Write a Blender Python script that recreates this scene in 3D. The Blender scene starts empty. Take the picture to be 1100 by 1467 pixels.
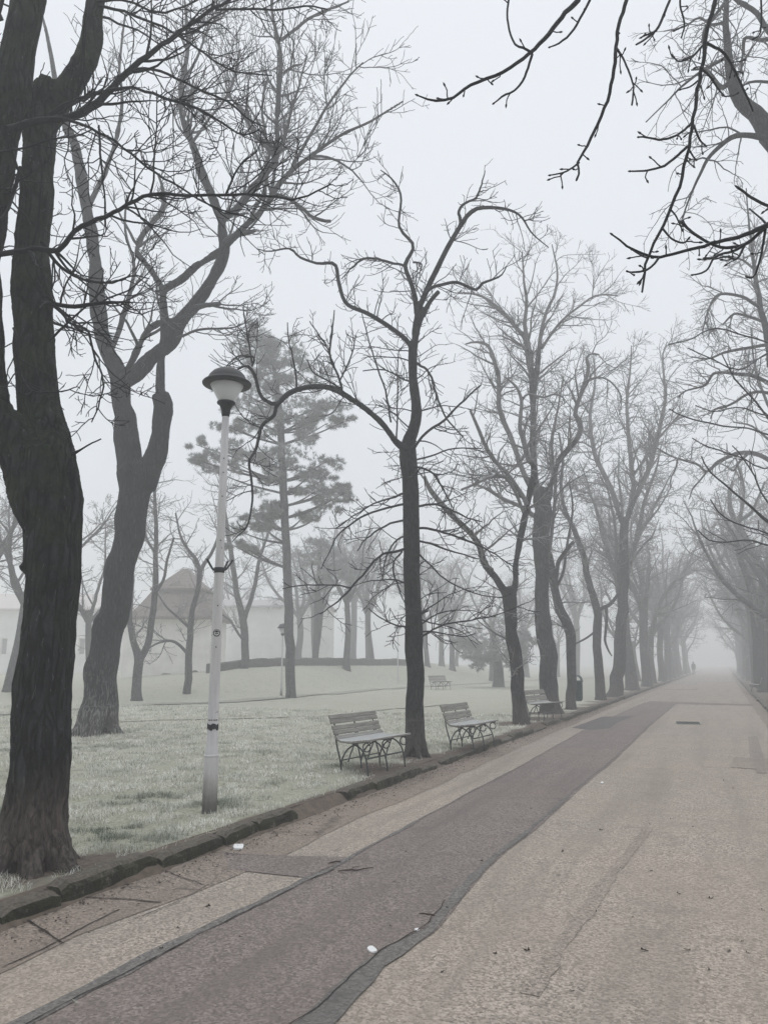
import bpy, math, random
import numpy as np
from mathutils import Vector
S = bpy.context.scene
COL = S.collection
R = math.radians

# ------------------------------------------------------------------ camera, sky, sun, exposure
CAM_H = 1.55
PITCH, YAW = R(11.1345), R(23.3507)
FPX = 1100.0
cam = bpy.data.cameras.new("camera")
cam.sensor_fit = 'VERTICAL'
cam.sensor_height = 24.0
cam.lens = 24.0 * FPX / 1467.0
cam.clip_start, cam.clip_end = 0.05, 2000.0
camo = bpy.data.objects.new("camera", cam)
COL.objects.link(camo)
camo.location = (0, 0, CAM_H)
camo.rotation_euler = (R(90) + PITCH, 0, YAW)
S.camera = camo

SUN_EL, SUN_AZ = R(72), R(335)
w = bpy.data.worlds.new("World")
S.world = w
w.use_nodes = True
nt = w.node_tree
nt.nodes.clear()
wo = nt.nodes.new('ShaderNodeOutputWorld')
bg = nt.nodes.new('ShaderNodeBackground')
sky = nt.nodes.new('ShaderNodeTexSky')
sky.sky_type = 'NISHITA'
sky.sun_disc = False
sky.sun_elevation, sky.sun_rotation = SUN_EL, SUN_AZ
sky.air_density, sky.dust_density = 1.0, 4.0
# overcast layer: brighter towards the zenith, mixed over the clear sky
tc = nt.nodes.new('ShaderNodeTexCoord')
sx = nt.nodes.new('ShaderNodeSeparateXYZ')
nt.links.new(tc.outputs['Generated'], sx.inputs[0])
rp = nt.nodes.new('ShaderNodeValToRGB')
rp.color_ramp.elements.new(0.62)
for el, (ps, vv) in zip(rp.color_ramp.elements, ((0.0, 0.485), (0.74, 0.475), (1.0, 1.0))):
    el.position = ps
    el.color = (vv, vv, vv, 1)
nt.links.new(sx.outputs['Z'], rp.inputs[0])
cr = nt.nodes.new('ShaderNodeMath')
cr.operation = 'MULTIPLY'
cr.inputs[1].default_value = 19.5
nt.links.new(rp.outputs[0], cr.inputs[0])
tint = nt.nodes.new('ShaderNodeVectorMath')
tint.operation = 'SCALE'
tint.inputs[0].default_value = (0.96, 1.0, 1.058)
nt.links.new(cr.outputs[0], tint.inputs['Scale'])
mx = nt.nodes.new('ShaderNodeMixRGB')
mx.inputs['Fac'].default_value = 0.93
nt.links.new(sky.outputs[0], mx.inputs['Color1'])
nt.links.new(tint.outputs[0], mx.inputs['Color2'])
nt.links.new(mx.outputs[0], bg.inputs['Color'])
bg.inputs['Strength'].default_value = 0.1
nt.links.new(bg.outputs[0], wo.inputs['Surface'])

sun = bpy.data.lights.new("sun", 'SUN')
sun.energy = 0.5
sun.angle = R(60)
sun.color = (1.0, 0.97, 0.93)
suno = bpy.data.objects.new("sun", sun)
COL.objects.link(suno)
suno.rotation_euler = (R(90) - SUN_EL, 0, R(180) - SUN_AZ)
suno.location = (0, 0, 60)

S.view_settings.view_transform = 'Standard'
S.view_settings.look = 'None'
S.view_settings.gamma = 1.0
S.view_settings.use_curve_mapping = False
S.view_settings.exposure = 0.0
S.cycles.volume_bounces = 6
S.cycles.max_bounces = 10
S.cycles.use_denoising = True
S.cycles.denoising_prefilter = 'NONE'
S.cycles.use_adaptive_sampling = False
FOG = 0.0099

# ------------------------------------------------------------------ photograph -> world, only for setting things out
fh = np.array([-math.sin(YAW), math.cos(YAW), 0.0])
rt = np.array([math.cos(YAW), math.sin(YAW), 0.0])
uz = np.array([0.0, 0.0, 1.0])
fw = fh * math.cos(PITCH) + uz * math.sin(PITCH)
up = uz * math.cos(PITCH) - fh * math.sin(PITCH)
C0 = np.array([0.0, 0.0, CAM_H])


def ray(x, y):
    return fw * FPX + rt * (x - 550.0) - up * (y - 733.5)


def at(x, y, z=0.0):
    d = ray(x, y)
    return C0 + d * ((z - CAM_H) / d[2])


def atd(x, y, D):
    d = ray(x, y)
    return C0 + d * (D / d.dot(fh))


def ptw(p, wpx):          # real width at p of something seen wpx wide
    v = p - C0
    z = v.dot(fw)
    return wpx * z / FPX * z / math.hypot(z, v.dot(rt))


# ------------------------------------------------------------------ numpy noise
def _hash(i, j, k, s):
    with np.errstate(over='ignore'):
        h = (i.astype(np.uint32) * np.uint32(374761393)) ^ (j.astype(np.uint32) * np.uint32(668265263)) ^ \
            (k.astype(np.uint32) * np.uint32(2147483647)) ^ np.uint32((s * 974711 + 1013) & 0xffffffff)
        h = (h ^ (h >> np.uint32(13))) * np.uint32(1274126177)
        h = (h ^ (h >> np.uint32(16))) * np.uint32(2246822519)
        h = h ^ (h >> np.uint32(15))
    return h.astype(np.float64) / 4294967295.0


def noise(P, s=0):
    P = np.asarray(P, float)
    I = np.floor(P).astype(np.int64)
    f = P - I
    f = f * f * (3 - 2 * f)
    out = 0
    for dx in (0, 1):
        for dy in (0, 1):
            for dz in (0, 1):
                wgt = (f[..., 0] if dx else 1 - f[..., 0]) * (f[..., 1] if dy else 1 - f[..., 1]) * (f[..., 2] if dz else 1 - f[..., 2])
                out = out + wgt * _hash(I[..., 0] + dx, I[..., 1] + dy, I[..., 2] + dz, s)
    return out * 2 - 1


def fbm(P, s=0, o=3):
    P = np.asarray(P, float)
    a, r = 1.0, 0
    for i in range(o):
        r = r + a * noise(P * 2 ** i, s + i)
        a *= 0.5
    return r


def sstep(a, b, x):
    t = np.clip((x - a) / (b - a), 0, 1)
    return t * t * (3 - 2 * t)


# ------------------------------------------------------------------ materials
def mat(name, rough=0.9):
    m = bpy.data.materials.new(name)
    m.use_nodes = True
    b = m.node_tree.nodes['Principled BSDF']
    b.inputs['Roughness'].default_value = rough
    b.inputs['Specular IOR Level'].default_value = 0.25
    return m, m.node_tree, b


def N_(t, typ, **kw):
    n = t.nodes.new('ShaderNode' + typ)
    for k, v in kw.items():
        if k.startswith('i_'):
            n.inputs[k[2:]].default_value = v
        else:
            setattr(n, k, v)
    return n


def ramp(t, src, stops):
    r = t.nodes.new('ShaderNodeValToRGB')
    e = r.color_ramp.elements
    while len(e) < len(stops):
        e.new(0.5)
    for el, (p, c) in zip(e, stops):
        el.position = p
        el.color = (*c, 1) if len(c) == 3 else c
    t.links.new(src, r.inputs[0])
    return r.outputs[0]


def g(v):
    return (v, v, v)


def mixc(t, fac, a, b, mode='MIX'):
    m = t.nodes.new('ShaderNodeMixRGB')
    m.blend_type = mode
    for ii, v in enumerate((fac, a, b)):
        inp = m.inputs[ii]
        if isinstance(v, bpy.types.NodeSocket):
            t.links.new(v, inp)
        elif isinstance(v, (int, float)):
            inp.default_value = v if ii == 0 else (v, v, v, 1)
        else:
            inp.default_value = (*v, 1)
    return m.outputs[0]


def math_(t, op, a, b=0.0):
    m = t.nodes.new('ShaderNodeMath')
    m.operation = op
    for inp, v in ((m.inputs[0], a), (m.inputs[1], b)):
        if isinstance(v, bpy.types.NodeSocket):
            t.links.new(v, inp)
        else:
            inp.default_value = v
    return m.outputs[0]


def coords(t, scale=(1, 1, 1), kind='Object'):
    c = t.nodes.new('ShaderNodeTexCoord')
    mp = t.nodes.new('ShaderNodeMapping')
    mp.inputs['Scale'].default_value = scale
    t.links.new(c.outputs[kind], mp.inputs[0])
    return mp.outputs[0]


def tnoise(t, vec, scale, detail=4.0, rough=0.55):
    n = N_(t, 'TexNoise', i_Scale=scale, i_Detail=detail, i_Roughness=rough)
    t.links.new(vec, n.inputs['Vector'])
    return n


def bump(t, b, h, strength, dist):
    n = t.nodes.new('ShaderNodeBump')
    n.inputs['Strength'].default_value = strength
    n.inputs['Distance'].default_value = dist
    t.links.new(h, n.inputs['Height'])
    t.links.new(n.outputs[0], b.inputs['Normal'])


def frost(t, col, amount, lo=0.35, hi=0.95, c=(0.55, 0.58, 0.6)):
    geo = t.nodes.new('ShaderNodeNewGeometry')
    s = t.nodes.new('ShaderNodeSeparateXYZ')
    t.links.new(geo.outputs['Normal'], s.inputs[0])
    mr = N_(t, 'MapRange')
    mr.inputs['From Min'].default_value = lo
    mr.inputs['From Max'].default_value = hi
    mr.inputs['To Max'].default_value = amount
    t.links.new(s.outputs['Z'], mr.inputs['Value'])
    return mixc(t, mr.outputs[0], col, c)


def bark(name, dark, light, sc=22.0, zs=0.22, bstr=0.9, bd=0.03, moss=0.0, brown=None, streak=None):
    m, t, b = mat(name, 0.95)
    v0 = coords(t, (1, 1, 1))
    wn = tnoise(t, v0, 3.0, 3)
    off = t.nodes.new('ShaderNodeVectorMath')
    off.operation = 'MULTIPLY_ADD'
    t.links.new(wn.outputs['Color'], off.inputs[0])
    off.inputs[1].default_value = (0.11, 0.11, 0.3)
    t.links.new(v0, off.inputs[2])
    mp = t.nodes.new('ShaderNodeMapping')
    mp.inputs['Scale'].default_value = (1, 1, zs)
    t.links.new(off.outputs[0], mp.inputs[0])
    vo = N_(t, 'TexVoronoi', feature='DISTANCE_TO_EDGE', i_Scale=sc)
    t.links.new(mp.outputs[0], vo.inputs['Vector'])
    vc = N_(t, 'TexVoronoi', feature='F1', i_Scale=sc)
    t.links.new(mp.outputs[0], vc.inputs['Vector'])
    nz = tnoise(t, mp.outputs[0], sc * 2.2, 5, 0.65)
    big = tnoise(t, v0, 1.6, 4)
    cell = ramp(t, vc.outputs['Color'], [(0.1, dark), (0.9, light)])
    cell = mixc(t, 0.6, cell, ramp(t, nz.outputs[0], [(0.38, dark), (0.5, tuple(x * 0.45 for x in light)), (0.68, light)]))
    col = mixc(t, ramp(t, vo.outputs[0], [(0.0, g(0.0)), (0.07, g(0.15)), (0.22, g(1.0))]), tuple(x * 0.4 for x in dark), cell)
    col = mixc(t, ramp(t, big.outputs[0], [(0.35, g(0.0)), (0.7, g(0.55))]), col, tuple(x * 1.5 for x in dark))
    # pale lichen flecks
    fl = tnoise(t, mp.outputs[0], sc * 3.1, 2, 0.5)
    col = mixc(t, ramp(t, fl.outputs[0], [(0.67, g(0.0)), (0.74, g(0.4))]), col, (0.22, 0.235, 0.24))
    sz = t.nodes.new('ShaderNodeSeparateXYZ')
    t.links.new(v0, sz.inputs[0])
    if brown:
        zz = math_(t, 'ADD', sz.outputs['Z'], math_(t, 'MULTIPLY', big.outputs[0], -0.5))
        col = mixc(t, ramp(t, zz, [(0.12, g(0.8)), (0.5, g(0.0))]), col, mixc(t, 0.75, mixc(t, 1.0, cell, 2.2, 'MULTIPLY'), mixc(t, ramp(t, nz.outputs[0], [(0.35, g(0)), (0.62, g(1))]), tuple(x * 0.2 for x in brown), brown)))
    if streak:
        sn = tnoise(t, mp.outputs[0], 34, 3, 0.6)
        zz = math_(t, 'MULTIPLY', sz.outputs['Z'], 0.5)
        sf = math_(t, 'MULTIPLY', ramp(t, sn.outputs[0], [(0.52, g(0)), (0.6, g(0.8))]), ramp(t, zz, [(0.2, g(1)), (0.95, g(0.0))]))
        col = mixc(t, sf, col, streak)
    if moss:
        mn = tnoise(t, v0, 5.0, 6, 0.7)
        zz = N_(t, 'MapRange')
        zz.inputs['From Min'].default_value = 0.9
        zz.inputs['From Max'].default_value = 2.6
        t.links.new(sz.outputs['Z'], zz.inputs['Value'])
        f = math_(t, 'MULTIPLY', ramp(t, mn.outputs[0], [(0.45, g(0)), (0.62, g(1))]), zz.outputs[0])
        col = mixc(t, math_(t, 'MULTIPLY', f, moss), col, (0.018, 0.03, 0.012))
    t.links.new(col, b.inputs['Base Color'])
    h = mixc(t, 0.4, ramp(t, vo.outputs[0], [(0.0, g(0)), (0.3, g(1))]), nz.outputs[0])
    bump(t, b, h, bstr, bd)
    return m


def twigm(name, c, fr=0.35):
    m, t, b = mat(name, 0.9)
    n = tnoise(t, coords(t), 30, 2)
    col = ramp(t, n.outputs[0], [(0.3, tuple(x * 0.7 for x in c)), (0.7, tuple(x * 1.3 for x in c))])
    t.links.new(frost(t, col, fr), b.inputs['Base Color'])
    return m


def plain(name, c, rough=0.6, var=0.25, sc=8.0, metal=0.0, fr=0.0, bs=0.0):
    m, t, b = mat(name, rough)
    n = tnoise(t, coords(t), sc, 5, 0.6)
    col = ramp(t, n.outputs[0], [(0.3, tuple(x * (1 - var) for x in c)), (0.7, tuple(min(1, x * (1 + var)) for x in c))])
    if fr:
        col = frost(t, col, fr)
    t.links.new(col, b.inputs['Base Color'])
    b.inputs['Metallic'].default_value = metal
    if bs:
        bump(t, b, n.outputs[0], bs, 0.01)
    return m


def asphalt(name, c, speck=0.6, warm=(1.06, 1.0, 0.92), cracks=0.0):
    m, t, b = mat(name, 0.95)
    v = coords(t)
    vc = N_(t, 'TexVoronoi', feature='F1', i_Scale=72.0)
    t.links.new(v, vc.inputs['Vector'])
    n1 = tnoise(t, v, 58, 4, 0.8)
    n2 = tnoise(t, v, 1.1, 6, 0.65)
    n3 = tnoise(t, v, 0.28, 4, 0.6)
    n4 = tnoise(t, v, 6.0, 4, 0.6)
    d = tuple(x * max(0.12, 1 - speck * 1.1) for x in c)
    l = tuple(min(0.9, x * (1 + speck * 1.15)) for x in c)
    sep = t.nodes.new('ShaderNodeSeparateColor')
    t.links.new(vc.outputs['Color'], sep.inputs[0])
    col = ramp(t, sep.outputs[0], [(0.0, d), (0.5, c), (1.0, l)])
    col = mixc(t, 0.4, col, ramp(t, n1.outputs[0], [(0.36, d), (0.5, c), (0.64, l)]))
    col = mixc(t, ramp(t, n2.outputs[0], [(0.3, g(0.0)), (0.75, g(0.55))]), col, tuple(x * y * 0.78 for x, y in zip(c, (0.98, 1, 1.03))))
    col = mixc(t, ramp(t, n3.outputs[0], [(0.35, g(0)), (0.7, g(0.4))]), col, tuple(min(1, x * y * 1.12) for x, y in zip(c, warm)))
    # long worn and dirty tracks running with the road
    tk = tnoise(t, coords(t, (2.6, 0.16, 1)), 1.0, 5, 0.6)
    col = mixc(t, ramp(t, tk.outputs[0], [(0.48, g(0)), (0.66, g(0.6))]), col, tuple(x * 0.72 for x in c))
    bl_ = tnoise(t, v, 2.4, 5, 0.7)
    col = mixc(t, ramp(t, bl_.outputs[0], [(0.55, g(0)), (0.7, g(0.55))]), col, tuple(x * 0.66 for x in c))
    # dark spots and small stains
    sp = N_(t, 'TexVoronoi', feature='F1', i_Scale=2.3)
    t.links.new(v, sp.inputs['Vector'])
    spc = t.nodes.new('ShaderNodeSeparateColor')
    t.links.new(sp.outputs['Color'], spc.inputs[0])
    dd = math_(t, 'ADD', sp.outputs['Distance'], math_(t, 'MULTIPLY', n4.outputs[0], 0.12))
    hit = math_(t, 'MULTIPLY', ramp(t, dd, [(0.12, g(1)), (0.16, g(0))]), ramp(t, spc.outputs[0], [(0.72, g(0)), (0.78, g(0.55))]))
    col = mixc(t, hit, col, tuple(x * 0.5 for x in c))
    if cracks:
        cv = N_(t, 'TexVoronoi', feature='DISTANCE_TO_EDGE', i_Scale=0.9)
        wv = t.nodes.new('ShaderNodeVectorMath')
        wv.operation = 'MULTIPLY_ADD'
        t.links.new(n4.outputs['Color'], wv.inputs[0])
        wv.inputs[1].default_value = (0.25, 0.25, 0)
        t.links.new(v, wv.inputs[2])
        t.links.new(wv.outputs[0], cv.inputs['Vector'])
        col = mixc(t, ramp(t, cv.outputs['Distance'], [(0.0, g(cracks)), (0.012, g(0))]), col, tuple(x * 0.3 for x in c))
    t.links.new(col, b.inputs['Base Color'])
    bump(t, b, mixc(t, 0.5, n1.outputs[0], sep.outputs[1]), 0.55, 0.006)
    return m


M = {}
M['bark_near'] = bark('bark_near', (0.0018, 0.0028, 0.0038), (0.043, 0.048, 0.054), 17, 0.16, 1.0, 0.05, moss=0.85, brown=(0.15, 0.118, 0.096))
M['bark_lean'] = bark('bark_lean', (0.004, 0.006, 0.008), (0.046, 0.053, 0.061), 18, 0.16, 0.8, 0.03, brown=(0.10, 0.09, 0.08), streak=(0.25, 0.25, 0.235))
M['bark_mid'] = bark('bark_mid', (0.0035, 0.005, 0.0065), (0.046, 0.052, 0.058), 24, 0.2, 0.9, 0.025, brown=(0.10, 0.085, 0.07))
M['bark_faded'] = bark('bark_faded', (0.035, 0.038, 0.041), (0.10, 0.10, 0.102), 16, 0.25, 0.7, 0.03, brown=(0.08, 0.07, 0.06))  # paler than nearer bark: some of the fog fade is painted into the colour
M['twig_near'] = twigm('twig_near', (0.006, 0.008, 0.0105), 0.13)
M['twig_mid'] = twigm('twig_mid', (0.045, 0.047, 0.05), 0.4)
M['twig_frost_faded'] = twigm('twig_frost_faded', (0.15, 0.146, 0.148), 0.6)  # hoarfrost on the twigs, plus fog fade painted into the base tone
M['bark_mist_faded'] = bark('bark_mist_faded', (0.07, 0.07, 0.072), (0.15, 0.148, 0.15), 16, 0.25, 0.7, 0.03)  # bark lightened further, distance haze put into its colour
M['twig_mist_faded'] = twigm('twig_mist_faded', (0.17, 0.162, 0.165), 0.5)  # base tone lifted to imitate haze, real frost on the upper sides
M['needles'] = plain('needles', (0.3, 0.305, 0.3), 0.8, 0.3, 2.0, fr=0.2)  # light frost, over a needle colour paled to imitate fog in front
M['iron'] = plain('iron', (0.03, 0.04, 0.043), 0.5, 0.3, 20)
M['road'] = asphalt('road', (0.335, 0.29, 0.247), 0.85)
M['strip'] = asphalt('strip', (0.198, 0.168, 0.154), 1.0)
M['slab'] = asphalt('slab', (0.355, 0.312, 0.272), 0.75, cracks=0.0)
M['gutter'] = asphalt('gutter', (0.25, 0.208, 0.174), 0.8, cracks=0.6)
M['patch'] = asphalt('patch', (0.13, 0.12, 0.117), 0.7)
M['seam'] = asphalt('seam', (0.158, 0.15, 0.14), 0.9)
M['crack'] = plain('crack', (0.03, 0.026, 0.023), 1.0, 0.3)
M['earth'] = plain('earth', (0.12, 0.095, 0.075), 1.0, 0.3, 14, bs=0.6)
M['path'] = plain('path', (0.3, 0.295, 0.25), 1.0, 0.2, 6)
M['plaster'] = plain('plaster', (0.84, 0.82, 0.78), 0.95, 0.12, 1.2)
M['plaster_b'] = plain('plaster_b', (0.82, 0.81, 0.79), 0.95, 0.1, 0.8)
M['stone'] = plain('stone', (0.10, 0.095, 0.09), 0.95, 0.35, 5, bs=0.8)
M['door'] = plain('door', (0.05, 0.04, 0.035), 0.8, 0.3, 6)
M['pane'] = plain('pane', (0.3, 0.3, 0.3), 0.2, 0.1)
M['white'] = plain('white', (0.7, 0.7, 0.68), 0.7, 0.05)
M['leaf'] = plain('leaf', (0.045, 0.032, 0.024), 0.9, 0.4, 30)
M['coat'] = plain('coat', (0.03, 0.032, 0.036), 0.9, 0.2)
M['skin'] = plain('skin', (0.32, 0.2, 0.15), 0.6, 0.1)
M['green'] = plain('green', (0.02, 0.06, 0.062), 0.45, 0.2, 12)
M['black'] = plain('black', (0.012, 0.015, 0.018), 0.45, 0.2, 20)


def kerb_mat():
    m, t, b = mat('kerbstone', 0.95)
    v = coords(t)
    n = tnoise(t, v, 9, 6, 0.7)
    n2 = tnoise(t, v, 40, 4, 0.7)
    n3 = tnoise(t, v, 3.0, 4, 0.6)
    col = ramp(t, n2.outputs[0], [(0.3, (0.07, 0.06, 0.048)), (0.7, (0.22, 0.195, 0.165))])
    geo = t.nodes.new('ShaderNodeNewGeometry')
    s = t.nodes.new('ShaderNodeSeparateXYZ')
    t.links.new(geo.outputs['Normal'], s.inputs[0])
    side = ramp(t, s.outputs['Z'], [(0.4, g(1)), (0.85, g(0.25))])   # moss grows on the damp upright face
    f = math_(t, 'MULTIPLY', ramp(t, n.outputs[0], [(0.3, g(0)), (0.46, g(0.93))]), side)
    col = mixc(t, f, col, ramp(t, n3.outputs[0], [(0.4, (0.012, 0.014, 0.007)), (0.7, (0.034, 0.04, 0.014))]))
    t.links.new(col, b.inputs['Base Color'])
    bump(t, b, n2.outputs[0], 0.9, 0.02)
    return m


M['kerb'] = kerb_mat()


def lawn_mat():
    m, t, b = mat('lawn', 1.0)
    v = coords(t)
    n1 = tnoise(t, v, 26, 6, 0.75)
    n2 = tnoise(t, v, 1.3, 5, 0.65)
    n3 = tnoise(t, v, 0.12, 4, 0.6)
    st = tnoise(t, coords(t, (5.5, 5.5, 1)), 1.0, 6, 0.7)
    pale, green, dark = (0.49, 0.48, 0.41), (0.34, 0.35, 0.27), (0.11, 0.125, 0.085)
    col = ramp(t, n1.outputs[0], [(0.3, green), (0.6, pale), (0.8, (0.66, 0.65, 0.58))])
    col = mixc(t, ramp(t, n2.outputs[0], [(0.48, g(0)), (0.72, g(0.5))]), col, green)
    col = mixc(t, ramp(t, st.outputs[0], [(0.56, g(0)), (0.7, g(0.75))]), col, dark)
    col = mixc(t, ramp(t, n3.outputs[0], [(0.4, g(0)), (0.65, g(0.35))]), col, (0.4, 0.4, 0.31))
    th = t.nodes.new('ShaderNodeAttribute')
    th.attribute_name = 'thatch'
    col = mixc(t, th.outputs['Fac'], col, ramp(t, n1.outputs[0], [(0.3, (0.17, 0.18, 0.115)), (0.7, (0.52, 0.51, 0.42))]))
    a = t.nodes.new('ShaderNodeAttribute')
    a.attribute_name = 'earth'
    en = tnoise(t, v, 18, 5, 0.7)
    ecol = ramp(t, en.outputs[0], [(0.3, (0.085, 0.068, 0.055)), (0.7, (0.2, 0.165, 0.135))])
    ef = ramp(t, math_(t, 'ADD', a.outputs['Fac'], math_(t, 'MULTIPLY', math_(t, 'SUBTRACT', n1.outputs[0], 0.5), 0.5)), [(0.35, g(0)), (0.65, g(1))])
    col = mixc(t, ef, col, ecol)
    t.links.new(col, b.inputs['Base Color'])
    bump(t, b, mixc(t, 0.5, n1.outputs[0], st.outputs[0]), 1.0, 0.05)
    return m


M['lawn'] = lawn_mat()


def blade_mat():
    m, t, b = mat('grass_blade', 0.9)
    geo = t.nodes.new('ShaderNodeNewGeometry')
    v = coords(t)
    n = tnoise(t, v, 1.3, 5, 0.65)
    n2 = tnoise(t, v, 0.5, 3, 0.6)
    c = ramp(t, geo.outputs['Random Per Island'], [(0.0, (0.12, 0.14, 0.085)), (0.13, (0.5, 0.495, 0.4)), (0.5, (0.74, 0.73, 0.65)), (1.0, (0.88, 0.88, 0.85))])
    c = mixc(t, ramp(t, n.outputs[0], [(0.5, g(0)), (0.72, g(0.6))]), c, (0.13, 0.165, 0.1))
    lu = t.nodes.new('ShaderNodeAttribute')
    lu.attribute_name = 'lush'
    c = mixc(t, math_(t, 'MULTIPLY', lu.outputs['Fac'], 0.85), c, (0.05, 0.085, 0.052))
    c = mixc(t, ramp(t, n2.outputs[0], [(0.5, g(0)), (0.68, g(0.25))]), c, (0.42, 0.39, 0.29))
    t.links.new(c, b.inputs['Base Color'])
    return m


M['blade'] = blade_mat()


def pole_mat():
    m, t, b = mat('pole_paint', 0.55)
    v = coords(t)
    n = tnoise(t, v, 9, 6, 0.7)
    st = tnoise(t, coords(t, (14, 14, 1.2)), 1.0, 5, 0.7)
    s = t.nodes.new('ShaderNodeSeparateXYZ')
    t.links.new(v, s.inputs[0])
    col = ramp(t, st.outputs[0], [(0.3, (0.48, 0.47, 0.475)), (0.7, (0.66, 0.645, 0.645))])
    # chipped patches
    col = mixc(t, ramp(t, n.outputs[0], [(0.67, g(0)), (0.69, g(0.85))]), col, (0.05, 0.045, 0.045))
    low = ramp(t, math_(t, 'ADD', s.outputs['Z'], math_(t, 'MULTIPLY', n.outputs[0], 0.25)), [(0.2, g(0.85)), (0.5, g(0.0))])
    col = mixc(t, low, col, ramp(t, st.outputs[0], [(0.35, (0.05, 0.05, 0.048)), (0.65, (0.2, 0.19, 0.18))]))
    t.links.new(col, b.inputs['Base Color'])
    return m


M['pole'] = pole_mat()


def wood_mat():
    m, t, b = mat('weathered_wood', 0.85)
    v = coords(t, (30, 2.2, 30))
    n = tnoise(t, v, 1.6, 6, 0.7)
    n2 = tnoise(t, coords(t), 3.0, 4, 0.6)
    col = ramp(t, n.outputs[0], [(0.3, (0.12, 0.114, 0.1)), (0.5, (0.25, 0.24, 0.215)), (0.75, (0.37, 0.36, 0.332))])
    col = mixc(t, ramp(t, n2.outputs[0], [(0.45, g(0)), (0.7, g(0.5))]), col, (0.19, 0.178, 0.155))
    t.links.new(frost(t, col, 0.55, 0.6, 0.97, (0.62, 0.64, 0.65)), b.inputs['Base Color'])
    bump(t, b, n.outputs[0], 0.4, 0.004)
    return m


M['wood'] = wood_mat()


def roof_mat():
    m, t, b = mat('shingle_roof', 0.95)
    v = coords(t)
    wv = N_(t, 'TexWave', wave_type='BANDS', bands_direction='Z', wave_profile='SAW', i_Scale=1.6, i_Distortion=1.2)
    t.links.new(v, wv.inputs['Vector'])
    n = tnoise(t, v, 7, 5, 0.7)
    col = ramp(t, n.outputs[0], [(0.3, (0.17, 0.142, 0.128)), (0.7, (0.28, 0.243, 0.222))])  # shingle brown, lightened so that the colour carries some of the haze
    col = mixc(t, ramp(t, wv.outputs[0], [(0.0, g(0.5)), (0.15, g(0))]), col, (0.03, 0.026, 0.024))
    t.links.new(col, b.inputs['Base Color'])
    bump(t, b, wv.outputs[0], 0.6, 0.05)
    return m


M['roof'] = roof_mat()
gm, gt, gb = mat('frosted_glass', 0.35)
gb.inputs['Base Color'].default_value = (0.6, 0.61, 0.62, 1)
gb.inputs['Subsurface Weight'].default_value = 0.3
gb.inputs['Subsurface Radius'].default_value = (0.05, 0.05, 0.05)
M['glass'] = gm


# ------------------------------------------------------------------ object helpers
def link(name, me, m=None, parent=None, loc=None):
    o = bpy.data.objects.new(name, me)
    COL.objects.link(o)
    if m is not None and me is not None and not me.materials:
        me.materials.append(m)
    if parent is not None:
        o.parent = parent
    if loc is not None:
        o.location = loc
    return o


def tag(o, label=None, cat=None, group=None, kind=None):
    if label:
        o['label'] = label
    if cat:
        o['category'] = cat
    if group:
        o['group'] = group
    if kind:
        o['kind'] = kind
    return o


def empty(name, loc, rz=0.0, label=None, cat=None, group=None):
    o = bpy.data.objects.new(name, None)
    COL.objects.link(o)
    o.location = loc
    o.rotation_euler = (0, 0, rz)
    o.empty_display_size = 0.2
    return tag(o, label, cat, group)


def copy_tree(o, parent=None):
    c = o.copy()
    COL.objects.link(c)
    c.parent = parent
    for ch in list(o.children):
        copy_tree(ch, c)
    return c


def rawmesh(name, V, loops, starts, totals, smooth=True):
    me = bpy.data.meshes.new(name)
    V = np.ascontiguousarray(V, np.float32)
    me.vertices.add(len(V))
    me.vertices.foreach_set('co', V.ravel())
    me.loops.add(len(loops))
    me.loops.foreach_set('vertex_index', np.ascontiguousarray(loops, np.int32))
    me.polygons.add(len(starts))
    me.polygons.foreach_set('loop_start', np.ascontiguousarray(starts, np.int32))
    me.polygons.foreach_set('loop_total', np.ascontiguousarray(totals, np.int32))
    me.update(calc_edges=True)
    me.polygons.foreach_set('use_smooth', np.full(len(starts), smooth))
    return me


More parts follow.
